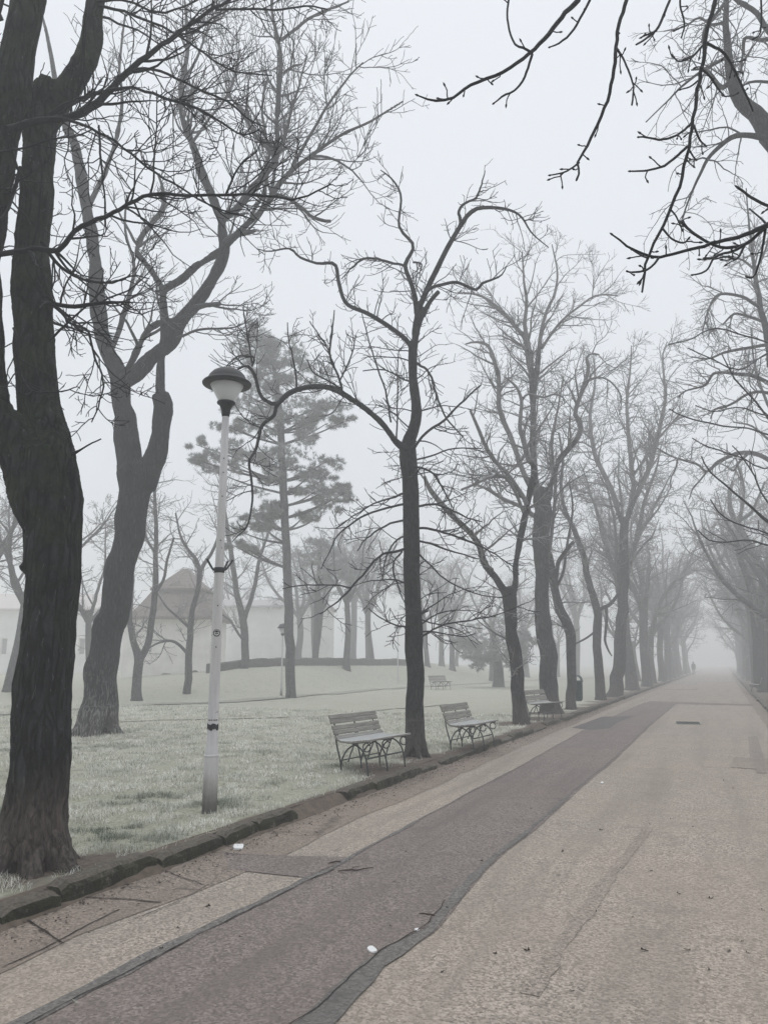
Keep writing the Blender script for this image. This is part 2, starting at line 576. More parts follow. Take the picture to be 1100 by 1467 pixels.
class MB:
    """collects tubes, boxes, lathes, prisms; builds one mesh"""

    def __init__(self):
        self.V, self.F, self.n = [], [], 0     # F: list of (k, array of faces)

    def add(self, V, F):
        V = np.asarray(V, float).reshape(-1, 3)
        by = {}
        for f in F:
            by.setdefault(len(f), []).append(f)
        for k, fs in by.items():
            self.F.append((k, np.asarray(fs, np.int64) + self.n))
        self.V.append(V)
        self.n += len(V)

    def tubes(self, P, Rr, k=5, cap=False):
        """P (B,n,3) R (B,n)"""
        P = np.asarray(P, float)
        Rr = np.asarray(Rr, float)
        if P.ndim == 2:
            P, Rr = P[None], Rr[None]
        if cap:
            e = P[:, -1] - P[:, -2]
            e /= np.linalg.norm(e, axis=1, keepdims=True) + 1e-9
            e0 = P[:, 0] - P[:, 1]
            e0 /= np.linalg.norm(e0, axis=1, keepdims=True) + 1e-9
            P = np.concatenate([P[:, :1] + e0[:, None] * Rr[:, :1, None] * 0.1, P, P[:, -1:] + e[:, None] * Rr[:, -1:, None] * 0.35], 1)
            Rr = np.concatenate([Rr[:, :1] * 0.02, Rr, Rr[:, -1:] * 0.02], 1)
        B, n, _ = P.shape
        T = np.gradient(P, axis=1)
        T /= np.linalg.norm(T, axis=2, keepdims=True) + 1e-9
        mean = P[:, -1] - P[:, 0]
        mean /= np.linalg.norm(mean, axis=1, keepdims=True) + 1e-9
        ref = np.where(np.abs(mean[:, 2:3]) < 0.8, np.array([[0, 0, 1.0]]), np.array([[1.0, 0, 0]]))
        U = np.cross(T, ref[:, None, :])
        U /= np.linalg.norm(U, axis=2, keepdims=True) + 1e-9
        W = np.cross(T, U)
        a = np.arange(k) * 2 * np.pi / k
        V = P[:, :, None, :] + Rr[:, :, None, None] * (np.cos(a)[None, None, :, None] * U[:, :, None, :] + np.sin(a)[None, None, :, None] * W[:, :, None, :])
        idx = np.arange(B * n * k).reshape(B, n, k) + self.n
        A = idx[:, :-1, :]
        Bq = idx[:, 1:, :]
        q = np.stack([A, np.roll(A, -1, 2), np.roll(Bq, -1, 2), Bq], -1).reshape(-1, 4)
        self.F.append((4, q[:, ::-1]))
        self.V.append(V.reshape(-1, 3))
        self.n += B * n * k
        return self

    def box(self, x0, x1, y0, y1, z0, z1):
        V = [(x, y, z) for z in (z0, z1) for y in (y0, y1) for x in (x0, x1)]
        F = [(0, 2, 3, 1), (4, 5, 7, 6), (0, 1, 5, 4), (2, 6, 7, 3), (0, 4, 6, 2), (1, 3, 7, 5)]
        self.add(V, F)
        return self

    def lathe(self, prof, k=32, c=(0, 0, 0)):
        a = np.arange(k) * 2 * np.pi / k
        V = []
        for r, z in prof:
            V += [(c[0] + r * math.cos(t), c[1] + r * math.sin(t), c[2] + z) for t in a]
        F = []
        for i in range(len(prof) - 1):
            for j in range(k):
                F.append((i * k + j, i * k + (j + 1) % k, (i + 1) * k + (j + 1) % k, (i + 1) * k + j))
        if prof[0][0] > 1e-4:
            F.append(tuple(range(k))[::-1])
        if prof[-1][0] > 1e-4:
            F.append(tuple((len(prof) - 1) * k + j for j in range(k)))
        self.add(V, F)
        return self

    def mesh(self, name, smooth=True, off=None):
        V = np.concatenate(self.V)
        if off is not None:
            V = V - np.asarray(off)
        loops, starts, tot, s = [], [], [], 0
        for k, f in self.F:
            loops.append(f.ravel())
            starts.append(s + np.arange(len(f)) * k)
            tot.append(np.full(len(f), k))
            s += f.size
        return rawmesh(name, V, np.concatenate(loops), np.concatenate(starts), np.concatenate(tot), smooth)

    def build(self, name, m, parent=None, smooth=True, off=None, loc=None):
        return link(name, self.mesh(name, smooth, off), m, parent, loc)


def bevel(o, wdt, seg=2):
    md = o.modifiers.new('bevel', 'BEVEL')
    md.width = wdt
    md.segments = seg
    md.limit_method = 'ANGLE'
    md.angle_limit = R(35)
    return o


def catmull(P, n):
    P = np.asarray(P, float)
    if len(P) == 2:
        t = np.linspace(0, 1, n)[:, None]
        return P[0] * (1 - t) + P[1] * t
    d = np.r_[0, np.cumsum(np.linalg.norm(np.diff(P[:, :3], axis=0), axis=1))]
    Q = np.vstack([2 * P[0] - P[1], P, 2 * P[-1] - P[-2]])
    s = np.linspace(0, d[-1], n)
    i = np.clip(np.searchsorted(d, s, side='right') - 1, 0, len(P) - 2)
    t = ((s - d[i]) / (d[i + 1] - d[i] + 1e-9))[:, None]
    p0, p1, p2, p3 = Q[i], Q[i + 1], Q[i + 2], Q[i + 3]
    return 0.5 * (2 * p1 + (p2 - p0) * t + (2 * p0 - 5 * p1 + 4 * p2 - p3) * t ** 2 + (3 * p1 - p0 - 3 * p2 + p3) * t ** 3)


# ------------------------------------------------------------------ branch growth
def unit(v):
    return v / (np.linalg.norm(v, axis=-1, keepdims=True) + 1e-9)


def grow(rng, start, d, length, r0, r1, n, wig, trop, tropk):
    B = len(start)
    P = np.zeros((B, n, 3))
    P[:, 0] = start
    d = unit(d)
    st = (length / (n - 1))[:, None]
    kink = unit(rng.normal(size=(B, 3)))
    for i in range(1, n):
        d = unit(d + rng.normal(size=(B, 3)) * wig + kink * wig * 0.8 * (1 if i % 2 else -1) + trop * tropk * (i / n))
        P[:, i] = P[:, i - 1] + d * st
    t = np.linspace(0, 1, n)[None, :]
    Rr = r0[:, None] * (1 - t) + r1[:, None] * t
    return P, Rr


def spawn(rng, P, Rr, dens, t0, t1, ln, ang, n, wig, trop, tropk, rk=0.55, rmin=0.003, rtip=0.0025, lt=0.6, flat=None, rmaxl=0.022, cmax=40):
    """children along parents; dens per metre"""
    B, m, _ = P.shape
    seg = np.linalg.norm(np.diff(P, axis=1), axis=2)
    L = seg.sum(1)
    cnt = np.minimum(rng.poisson(np.maximum(dens * L * (t1 - t0), 0.0)), cmax)
    idx = np.repeat(np.arange(B), cnt)
    K = len(idx)
    if K == 0:
        return np.zeros((0, n, 3)), np.zeros((0, n))
    t = rng.uniform(t0, t1, K)
    f = t * (m - 1)
    i = np.minimum(f.astype(int), m - 2)
    u = (f - i)[:, None]
    pos = P[idx, i] * (1 - u) + P[idx, i + 1] * u
    tan = unit(P[idx, i + 1] - P[idx, i])
    rad = Rr[idx, i] * (1 - u[:, 0]) + Rr[idx, i + 1] * u[:, 0]
    rnd = rng.normal(size=(K, 3))
    if flat is not None:
        rnd = rnd * np.asarray(flat)
    perp = unit(rnd - tan * (rnd * tan).sum(1, keepdims=True))
    a = R(ang) * rng.uniform(0.7, 1.35, K)[:, None]
    d = tan * np.cos(a) + perp * np.sin(a)
    length = ln * rng.uniform(0.5, 1.35, K) * (1 - lt * t)
    r0 = np.clip(np.minimum(rad * rk, length * rmaxl), rmin, None)
    r1 = np.full(K, rtip)
    return grow(rng, pos, d, length, r0, r1, n, wig, np.asarray(trop, float), tropk)


def remeshed(mb, name, voxel, smooth_it=4, off=None, disp=None):
    """union of overlapping tubes into one skin, with bark relief"""
    me = mb.mesh(name + '_src', off=off)
    o = bpy.data.objects.new(name + '_src', me)
    COL.objects.link(o)
    rm = o.modifiers.new('r', 'REMESH')
    rm.mode = 'VOXEL'
    rm.voxel_size = voxel
    sm = o.modifiers.new('s', 'SMOOTH')
    sm.iterations = smooth_it
    sm.factor = 0.5
    dg = bpy.context.evaluated_depsgraph_get()
    dg.update()
    ev = o.evaluated_get(dg)
    out = bpy.data.meshes.new_from_object(ev)
    bpy.data.objects.remove(o)
    bpy.data.meshes.remove(me)
    out.name = name
    nv = len(out.vertices)
    disp = disp or (lambda c_: 0.0 * c_[:, 0])
    if nv:
        co = np.zeros(nv * 3, np.float32)
        no = np.zeros(nv * 3, np.float32)
        out.vertices.foreach_get('co', co)
        out.vertices.foreach_get('normal', no)
        co = co.reshape(-1, 3).astype(float)
        no = no.reshape(-1, 3).astype(float)
        co = co + no * (disp(co) - 0.42 * voxel)[:, None]
        out.vertices.foreach_set('co', co.astype(np.float32).ravel())
        out.update()
    out.polygons.foreach_set('use_smooth', np.ones(len(out.polygons), bool))
    return out


class Tree:
    def __init__(self, D, seed, base, ws=1.0):
        self.ws = ws
        self.D, self.rng, self.base = D, np.random.default_rng(seed), np.asarray(base, float)
        self.limbs, self.crown = [], MB()

    def limb(self, pts, dd0=0.0, dd1=0.0, dense=None, jit=0.012, n=None, thick=True):
        q = []
        m = len(pts)
        for i, (x, y, wd) in enumerate(pts):
            p = atd(x, y, self.D + dd0 + (dd1 - dd0) * i / (m - 1))
            q.append([*p, max(0.0035, ptw(p, wd) / 2 * (self.ws if self.limbs else 1.0))])
        q = np.array(q)
        n = n or max(8, 3 * m)
        c = catmull(q, n)
        c[:, 3] = np.maximum(c[:, 3], 0.003)
        L = np.linalg.norm(np.diff(c[:, :3], axis=0), axis=1).sum()
        nz3 = np.stack([noise(c[1:, :3] * 2.3 + 17 * k_, int(self.rng.integers(1000))) for k_ in range(3)], -1)
        if thick:
            c[1:, :3] += nz3 * np.minimum(jit * L, c[1:, 3:4] * 0.28 + 0.004)
        else:
            c[1:, :3] += (nz3 * 0.6 + self.rng.normal(size=(n - 1, 3)) * 0.3) * np.minimum(jit * L, c[1:, 3:4] * 0.9 + 0.004)
        self.limbs.append((c[:, :3], c[:, 3], thick))
        return self

    def arr(self, sel=None, n=24):
        Ps, Rs = [], []
        for i, (p, r, th) in enumerate(self.limbs):
            if sel is None or i in sel:
                c = catmull(np.c_[p, r], n)
                Ps.append(c[:, :3])
                Rs.append(np.maximum(c[:, 3], 0.002))
        return np.array(Ps), np.array(Rs)

    def finish(self, name, label, group, mtrunk, mtwig, voxel=None, disp=None, cat='tree', k=10):
        e = empty(name, self.base, 0, label, cat, group)
        mb = MB()
        for p, r, th in self.limbs:
            if th:
                mb.tubes(p, r, 14 if voxel else k, cap=True)
                if voxel:                       # the thin outer end of a limb is finer than the skin grid
                    i0 = int(np.argmax(r < 2.4 * voxel)) if (r < 2.4 * voxel).any() else len(r)
                    i0 = max(0, i0 - 2)
                    if len(r) - i0 >= 3 and p[-1, 2] > self.base[2] + 0.6:
                        self.crown.tubes(p[i0:], r[i0:], 8, cap=True)
            else:
                self.crown.tubes(p, r, 7)
        if voxel:
            me = remeshed(mb, 'trunk', voxel, off=self.base, disp=disp)
            link('trunk', me, mtrunk, e)
        else:
            mb.build('trunk', mtrunk, e, off=self.base)
        if self.crown.n:
            self.crown.build('crown', mtwig, e, off=self.base)
        return e


# ================================================================== SETTING
LAWN = 0.10
path_px = [(-500, 1048), (-200, 1034), (0, 1023), (180, 1012), (300, 1007), (400, 1000), (570, 986), (740, 976), (850, 971.5), (930, 968)]
PATHW = np.array([at(x, y, LAWN)[:2] for x, y in path_px])


def terrain(x, y):
    x = np.asarray(x, float)
    y = np.asarray(y, float)
    fd = x * fh[0] + y * fh[1]
    lat = x * rt[0] + y * rt[1]
    px = 550 + FPX / math.cos(PITCH) * lat / np.maximum(fd, 1.0)
    pd = PATHW @ fh[:2]
    pl = 550 + FPX / math.cos(PITCH) * (PATHW @ rt[:2]) / pd
    base = np.interp(px, pl, pd)
    d = fd - base - 0.8
    amp = np.interp(px, [-300, 60, 170, 300, 350, 430, 600, 700, 760], [0.3, 0.3, 0.5, 0.95, 1.25, 1.35, 1.3, 0.5, 0.0])
    h = amp * sstep(0, 8.5, d) * (fd > 5)
    h = h + 0.25 * sstep(9, 30, d) * (fd > 5) * (amp > 0.05)
    lump = 0.02 * noise(np.stack([x * 2.2, y * 2.2, x * 0], -1), 3) + 0.04 * noise(np.stack([x * 0.35, y * 0.35, x * 0], -1), 4)
    edge = sstep(0.1, 1.2, -4.17 - x)
    return LAWN + h + lump * edge * (x < 0)


def gz(x, y):
    return float(terrain(np.array([x]), np.array([y]))[0])


def on_ground(px, py):
    p = at(px, py, LAWN)
    for _ in range(12):
        p = at(px, py, gz(p[0], p[1]))
    return p


def grid_mesh(name, xs, ys, zf):
    X, Y = np.meshgrid(xs, ys)
    Z = zf(X, Y)
    V = np.stack([X, Y, Z], -1).reshape(-1, 3)
    ny, nx = X.shape
    i = np.arange(ny * nx).reshape(ny, nx)
    q = np.stack([i[:-1, :-1], i[:-1, 1:], i[1:, 1:], i[1:, :-1]], -1).reshape(-1, 4)
    return rawmesh(name, V, q.ravel(), np.arange(len(q)) * 4, np.full(len(q), 4)), V


def geo_steps(a, first, ratio, end):
    out = [a]
    s = first
    while abs(out[-1] - a) < abs(end - a):
        out.append(out[-1] + s)
        s *= ratio
    out[-1] = end
    return out


EARTH_SPOTS = [(-4.5, 4.55, 0.62), (-4.55, 11.8, 0.75), (-4.35, 10.2, 0.75), (-4.25, 12.0, 0.6), (-4.7, 19.0, 0.8), (-4.6, 21.0, 0.8), (-4.7, 23.2, 0.9), (-4.5, 25.7, 0.8), (-4.79, 6.72, 0.16)]


def earth(x, y):
    P = np.stack([x, y, x * 0], -1)
    n = fbm(P * 2.3, 11, 3)
    e = 0.0
    for cx, cy, r in EARTH_SPOTS:
        e = np.maximum(e, 1.15 - np.hypot(x - cx, (y - cy) * 0.8) / r)
    near = (-4.17 - x)
    e = np.maximum(e, sstep(7.0, 9.0, y) * (1.0 - near / 0.42) * 0.9)
    e = np.maximum(e, sstep(14, 22, y) * sstep(130, 80, y) * (1.0 - near / 1.3) * 0.8)
    e = np.maximum(e, (1.0 - near / 0.16) * 0.8)
    return np.clip(e + n * 0.28, 0, 1)


gr_me, _ = grid_mesh('ground', [-480, -200, 0, 200, 480], [-120, 0, 200, 480], lambda X, Y: X * 0 - 0.06)
tag(link('ground', gr_me, M['earth']), kind='structure')
xs = geo_steps(-4.17, -0.07, 1.032, -470)
ys = [-100, -60, -30, -15, -8, -4] + list(np.arange(-2, 14, 0.08)) + geo_steps(14, 0.1, 1.03, 470)
lw_me, LV = grid_mesh('lawn', xs[::-1], ys, terrain)
at_ = lw_me.attributes.new('earth', 'FLOAT', 'POINT')
at_.data.foreach_set('value', earth(LV[:, 0], LV[:, 1]).astype(np.float32))
fdv = LV[:, 0] * fh[0] + LV[:, 1] * fh[1]
ta_ = lw_me.attributes.new('thatch', 'FLOAT', 'POINT')
ta_.data.foreach_set('value', (0.85 * sstep(17.5, 8.0, fdv)).astype(np.float32))
tag(link('lawn', lw_me, M['lawn']), kind='structure')
xs2 = geo_steps(1.34, 0.3, 1.08, 470)
lw2, LV2 = grid_mesh('lawn_verge', xs2, [-100, -30, 0, 10, 20, 30, 40, 60, 90, 130, 200, 470], lambda X, Y: X * 0 + 0.07)
a2 = lw2.attributes.new('earth', 'FLOAT', 'POINT')
a2.data.foreach_set('value', (np.clip(1 - (LV2[:, 0] - 1.3) / 5, 0, 1) * 0.75).astype(np.float32))
tag(link('lawn_verge', lw2, M['lawn']), kind='structure')


def sheet(name, pts, z, m, kind='structure', thick=0.0):
    V = [(p[0], p[1], z) for p in pts]
    me = bpy.data.meshes.new(name)
    me.from_pydata(V, [], [tuple(range(len(V)))])
    me.update()
    if me.polygons[0].normal.z < 0:
        me.flip_normals()
    return tag(link(name, me, m), kind=kind)


rd, _ = grid_mesh('road', [-4.2, -2.5, -1, 0, 1.36], [-60, 0, 10, 30, 60, 120, 470], lambda X, Y: X * 0)
tag(link('road', rd, M['road']), kind='structure')


def wob(pts, n, amp, seed, fr=2.0):
    pa = np.array(pts, float)
    dd = np.r_[0, np.cumsum(np.linalg.norm(np.diff(pa, axis=0), axis=1))]
    sd = np.linspace(0, dd[-1], n)
    c = np.stack([np.interp(sd, dd, pa[:, 0]), np.interp(sd, dd, pa[:, 1]), sd * 0], -1)
    nn = fbm(np.c_[c[:, 0] * fr, c[:, 1] * fr, c[:, 0] * 0 + seed], seed, 3)
    c[:, 0] += amp * nn
    return c[:, :2]


# darker resurfaced strip along the avenue, with wandering edges
ledge = wob([(-2.94, -6), (-2.94, 2.8), (-2.94, 3.4), (-2.93, 4.35), (-2.9, 5.28), (-2.86, 5.6), (-2.89, 6.2), (-2.9, 7.3), (-2.92, 8.1), (-2.95, 9.4), (-2.93, 11.4), (-3.0, 14.5), (-3.1, 18.7), (-3.06, 24.4), (-2.97, 33.5)], 190, 0.012, 5, 1.3)
redge = wob([(-1.7, -6), (-1.71, 3.3), (-1.73, 4.05), (-1.67, 4.63), (-1.72, 5.44), (-1.77, 6.1), (-1.76, 7.0), (-1.74, 7.8), (-1.75, 9.7), (-1.72, 13.5), (-1.78, 20.8), (-1.74, 32.6)], 190, 0.014, 7, 1.5)
sheet('asphalt_strip', list(ledge) + list(redge[::-1]), 0.004, M['strip'])


def ribbon(name, c, w0, w1, z, m, side=0.0):
    c = np.asarray(c)
    t = np.gradient(c, axis=0)
    nrm = np.c_[-t[:, 1], t[:, 0]]
    nrm /= np.linalg.norm(nrm, axis=1, keepdims=True) + 1e-9
    k = (w1 + (w0 - w1) * np.exp(-np.maximum(c[:, 1] - 3.4, -1.0) / 1.8))[:, None]
    k = k * (1 + 0.35 * fbm(np.c_[c * 1.7, c[:, :1] * 0 + z * 999], 21, 2)[:, None])
    ra = 0.02 * fbm(np.c_[c * 9, c[:, :1] * 0 + z * 99], 24, 3)[:, None] * np.minimum(1, k / 0.05)
    rb = 0.02 * fbm(np.c_[c * 9, c[:, :1] * 0 + z * 99 + 7], 25, 3)[:, None] * np.minimum(1, k / 0.05)
    a = c + nrm * (k * (0.5 + side) + ra)
    b = c - nrm * (k * (0.5 - side) + rb)
    V = np.r_[np.c_[a, np.full(len(c), z)], np.c_[b, np.full(len(c), z)]]
    n = len(c)
    F = [(i, n + i, n + i + 1, i + 1) for i in range(n - 1)]
    me = bpy.data.meshes.new(name)
    me.from_pydata(V.tolist(), [], F)
    me.update()
    if me.polygons[0].normal.z < 0:
        me.flip_normals()
    return tag(link(name, me, m), kind='structure')


ribbon('tar_seam', ledge, 0.10, 0.022, 0.008, M['seam'])
ribbon('tar_seam', redge - [0.05, 0], 0.135, 0.028, 0.008, M['seam'])
ribbon('road_crack', wob([(-2.9, 2.0), (-2.9, 3.4), (-2.89, 4.35), (-2.86, 5.28), (-2.83, 5.6)], 90, 0.012, 18, 4.0), 0.008, 0.005, 0.012, M['crack'])
ribbon('road_crack', wob([(-1.8, 2.0), (-1.815, 3.3), (-1.83, 4.05), (-1.76, 4.63), (-1.80, 5.2)], 90, 0.02, 17, 4.0), 0.007, 0.006, 0.012, M['crack'])
# gutter of old flagstones beside the left kerb, paler concrete slabs, cross trench
gut_r = wob([(-3.55, -6), (-3.5, 3.0), (-3.55, 3.7), (-3.42, 4.7), (-3.4, 5.6), (-3.5, 7.5), (-3.52, 11), (-3.6, 16), (-3.65, 25), (-3.68, 40), (-3.7, 120)], 260, 0.03, 9)
sheet('gutter', [(-4.16, 120), (-4.16, -6)] + list(gut_r), 0.004, M['gutter'])
gut_rr = wob([(0.93, -6), (0.9, 20), (0.88, 32), (0.9, 60), (0.92, 120)], 120, 0.03, 19)
sheet('gutter', [(1.24, 120), (1.24, -6)] + list(gut_rr), 0.004, M['gutter'])
trench = [at(x, y)[:2] for x, y in [(320, 1222), (385, 1226), (505, 1229), (436, 1258), (370, 1251), (330, 1246)]]
sheet('road_patch', trench, 0.006, M['strip'])
patch = [at(x, y)[:2] for x, y in [(818, 1043), (862, 1027), (908, 1026), (885, 1035), (873, 1044), (845, 1046)]]
sheet('road_patch', patch, 0.007, M['patch'])
band = [(-2.9, 34.5), (0.95, 33.4), (0.95, 32.2), (-1.9, 32.5), (-2.9, 32.3)]
sheet('road_patch', wob(band, 60, 0.0, 3), 0.006, M['strip'])
band2 = wob([(-3.6, 51), (-1.5, 50.6), (-1.5, 49.6), (-3.6, 49.9)], 40, 0.0, 3)
sheet('road_patch', band2, 0.006, M['strip'])
ribbon('road_crack', wob([(-3.7, 71), (-1, 70.6), (1.1, 70.4)], 30, 0.0, 5), 0.5, 0.45, 0.005, M['seam'])
M['track'] = asphalt('track', (0.285, 0.245, 0.21), 0.85)
trk = catmull(np.array([[*at(x, y)[:2], 0] for x, y in [(930, 1185), (890, 1235), (850, 1290), (800, 1360), (755, 1425)]]), 50)[:, :2]
ribbon('tyre_track', trk, 0.10, 0.08, 0.0035, M['track'])
M['repair'] = asphalt('repair', (0.27, 0.235, 0.205), 0.8)
sheet('road_patch', [at(x, y)[:2] for x, y in [(1071, 1056), (1084, 1055), (1092, 1080), (1098, 1108), (1085, 1108), (1074, 1090)]], 0.0065, M['repair'])
sheet('road_patch', wob([(0.0, 13.2), (0.75, 13.1), (0.72, 14.6), (0.05, 14.7), (0.0, 13.2)], 60, 0.015, 29), 0.006, M['track'])
# joints between the flags of the gutter
rj = np.random.default_rng(3)
for i, (yj, lean) in enumerate([(2.9, .1), (3.75, -.12), (4.35, .06), (5.0, -.1), (5.7, .05), (6.6, .1), (7.7, 0), (9.3, .1), (11.2, -.1)]):
    c = wob([(-4.12, yj - lean), (-3.85, yj), (-3.5, yj + lean * 1.3)], 14, 0, 3)
    c[:, 1] += 0.02 * fbm(np.c_[c * 5, c[:, :1]], 40 + i, 2)
    ribbon('road_crack', c, 0.012, 0.006, 0.010, M['crack'])
for pts in ([(3, 1388), (60, 1362), (120, 1330), (170, 1305)], [(195, 1318), (260, 1290), (300, 1268)]):
    c = catmull(np.array([at(x, y) for x, y in pts]), 30)[:, :2]
    c += 0.012 * np.c_[fbm(np.c_[c * 9, c[:, :1]], 50, 2), fbm(np.c_[c * 9, c[:, :1]], 55, 2)]
    ribbon('road_crack', c, 0.008, 0.005, 0.0085, M['crack'])
# footpath at the foot of the bank
pp = catmull(np.c_[PATHW, np.zeros(len(PATHW))], 90)[:, :2]


def draped(name, c, wd, m, dz):
    t = np.gradient(c, axis=0)
    nrm = unit(np.c_[-t[:, 1], t[:, 0]])
    rows = [c + nrm * wd * k for k in (-0.5, -0.17, 0.17, 0.5)]
    V = np.concatenate([np.c_[r, terrain(r[:, 0], r[:, 1]) + dz] for r in rows])
    n = len(c)
    F = [(j * n + i, j * n + i + 1, (j + 1) * n + i + 1, (j + 1) * n + i) for j in range(3) for i in range(n - 1)]
    me = bpy.data.meshes.new(name)
    me.from_pydata(V.tolist(), [], F)
    me.update()
    if me.polygons[0].normal.z < 0:
        me.flip_normals()
    return tag(link(name, me, m), kind='structure')


draped('footpath', pp, 1.0, M['path'], 0.03)
tr_ = catmull(np.array([[*at(x, y, LAWN)[:2], 0] for x, y in [(100, 1037), (171, 1034), (300, 1031), (400, 1027), (520, 1020), (640, 1008)]]), 50)[:, :2]
M['trail'] = plain('trail', (0.4, 0.395, 0.32), 1.0, 0.2, 6)
draped('trodden_trail', tr_, 0.28, M['trail'], 0.025)


def kerb(name, x0, x1, zt, ylist, seed, gaps=()):
    rng = np.random.default_rng(seed)
    mb = MB()
    for ya, yb in zip(ylist[:-1], ylist[1:]):
        mid = (ya + yb) / 2
        low = 0.0
        for ga, gb2, lo in gaps:
            if ga < mid < gb2:
                low = lo
        if low >= 1:
            continue
        nx, ny, nz = 4, max(3, min(26, int((yb - ya) / 0.06))), 4
        X = np.linspace(x0, x1, nx)
        Y = np.linspace(ya + 0.014, yb - 0.014, ny)
        h = zt + rng.normal() * 0.013 - low * 0.07
        dx = rng.normal() * 0.012
        tl = rng.normal() * 0.012
        # top, front and back faces of a worn stone: profile swept along the kerb
        prof = [(x0, -0.1), (x0, h - 0.02), (x0 + 0.03, h), (x1 - 0.045, h), (x1 - 0.012, h - 0.02), (x1, h - 0.055), (x1 + 0.005, -0.1)]
        V = []
        for j, y in enumerate(Y):
            e = 0.75 if j in (0, ny - 1) else 1.0
            for px_, pz in prof:
                V.append((px_ + dx + tl * (j / (ny - 1) - .5), y, pz * (e if pz > 0 else 1)))
        V = np.array(V)
        nn = fbm(V * 7, seed, 3)
        nm = fbm(V * 3 + 9, seed + 1, 2)
        V[:, 0] += nn * 0.014 + nm * 0.008
        V[:, 2] += np.where(V[:, 2] > 0.01, nn * 0.012 + nm * 0.014, 0)
        k = len(prof)
        F = [(j * k + i, j * k + i + 1, (j + 1) * k + i + 1, (j + 1) * k + i) for j in range(ny - 1) for i in range(k - 1)]
        F.append(tuple(range(k))[::-1])
        F.append(tuple((ny - 1) * k + i for i in range(k)))
        mb.add(V, F)
    o = mb.build(name, M['kerb'], smooth=False)
    return tag(o, kind='structure')


ey = np.linspace(-3, 130, 700)
eb = [(-4.24, 0.105, 0.01), (-4.14, 0.085, 0.03), (-4.06, 0.03, 0.03), (-3.93, 0.0, 0.02)]
EV = np.concatenate([np.c_[x_ + a_ * fbm(np.c_[ey * 3, ey * 0 + i_, ey * 0], 70 + i_, 3) - (0.0 if i_ < 3 else 0.04), ey, np.full(700, z_) + (0.012 * fbm(np.c_[ey * 5, ey * 0 + i_, ey * 0], 75, 2) if 0 < i_ < 3 else 0.0) - (0.02 if i_ == 3 else 0)] for i_, (x_, z_, a_) in enumerate(eb)])
EF = np.array([(j * 700 + i, (j + 1) * 700 + i, (j + 1) * 700 + i + 1, j * 700 + i + 1) for j in range(3) for i in range(699)])
tag(link('earth_edge', rawmesh('earth_edge', EV, EF.ravel(), np.arange(len(EF)) * 4, np.full(len(EF), 4)), M['earth']), kind='structure')
yl = [-3.0, -1.9, -.9, 0.1, 1.1, 2.0, 2.95, 3.62, 4.1, 5.05, 5.9, 6.45, 7.15, 8.3, 9.1, 9.9, 10.75, 11.6, 12.4, 13.4, 14.2, 15.1, 16.0, 16.9, 17.9, 18.6, 19.4] + list(np.arange(20.4, 130, 1.0))
kerb('kerb', -4.19, -4.03, 0.125, yl, 4, gaps=[(7.1, 8.3, 1.0), (10.8, 13.3, 0.75), (14.9, 16.1, 0.9), (17.9, 19.4, 0.8)])
kerb('kerb', 1.22, 1.36, 0.10, list(np.arange(-3, 130, 1.5)), 8)

# ================================================================== GRASS (uncountable)
rg = np.random.default_rng(12)


def blades(x0, x1, y0, y1, dens, lmin, lmax, wd):
    n = int((x1 - x0) * (y1 - y0) * dens)
    x = rg.uniform(x0, x1, n)
    y = rg.uniform(y0, y1, n)
    e = earth(x, y)
    P3 = np.stack([x * 4.5, y * 4.5, x * 0], -1)
    lum = fbm(P3, 33, 3)
    keep = (rg.uniform(size=n) > e * 1.3 - 0.1) & (rg.uniform(size=n) < 0.7 + 1.5 * lum)
    for cx, cy, r in ((-4.74, 4.49, 0.3), (-4.59, 11.9, 0.2), (-12.0, 12.82, .5), (-4.79, 6.72, .08)):
        keep &= np.hypot(x - cx, y - cy) > r
    lat = x * rt[0] + y * rt[1]
    fd = x * fh[0] + y * fh[1]
    keep &= (lat > -0.62 * fd - 0.6) & (fd > 3.0)
    return x[keep], y[keep], lum[keep], lmin, lmax, wd


sets = [blades(-9.5, -4.14, 2.2, 8.6, 4600, 0.03, 0.075, 0.0042),
        blades(-12.5, -4.16, 8.6, 14.0, 2200, 0.035, 0.08, 0.006),
        blades(-20, -9.5, 6.0, 14.0, 1100, 0.035, 0.08, 0.007),
        blades(-22, -4.2, 14.0, 22.0, 520, 0.04, 0.09, 0.010)]
VV, LL = [], 0
for x, y, lum, l0, l1, wd in sets:
    n = len(x)
    z = terrain(x, y) - 0.004
    a = rg.uniform(0, 2 * np.pi, n)
    ln = rg.uniform(l0, l1, n) * (1 + 0.5 * lum)
    tilt = np.abs(rg.normal(0.95, 0.35, n))
    hx, hy = np.cos(a), np.sin(a)
    sxx, syy = -hy * wd * 0.5, hx * wd * 0.5
    mx_ = ln * 0.5 * np.sin(tilt * 0.6)
    mz_ = ln * 0.5 * np.cos(tilt * 0.6)
    tx_ = mx_ + ln * 0.5 * np.sin(np.minimum(tilt * 1.35, 1.75))
    tz_ = mz_ + ln * 0.5 * np.cos(np.minimum(tilt * 1.35, 1.75))
    p0 = np.stack([x - sxx, y - syy, z], -1)
    p1 = np.stack([x + sxx, y + syy, z], -1)
    p2 = np.stack([x + hx * mx_ + sxx * .8, y + hy * mx_ + syy * .8, z + mz_], -1)
    p3 = np.stack([x + hx * mx_ - sxx * .8, y + hy * mx_ - syy * .8, z + mz_], -1)
    p4 = np.stack([x + hx * tx_, y + hy * tx_, z + np.maximum(tz_, 0.004)], -1)
    VV.append(np.stack([p0, p1, p2, p3, p4], 1).reshape(-1, 3))
V = np.concatenate(VV)
nb = len(V) // 5
b0 = np.arange(nb) * 5
loops = np.stack([b0, b0 + 1, b0 + 2, b0 + 3, b0 + 3, b0 + 2, b0 + 4], -1).ravel()
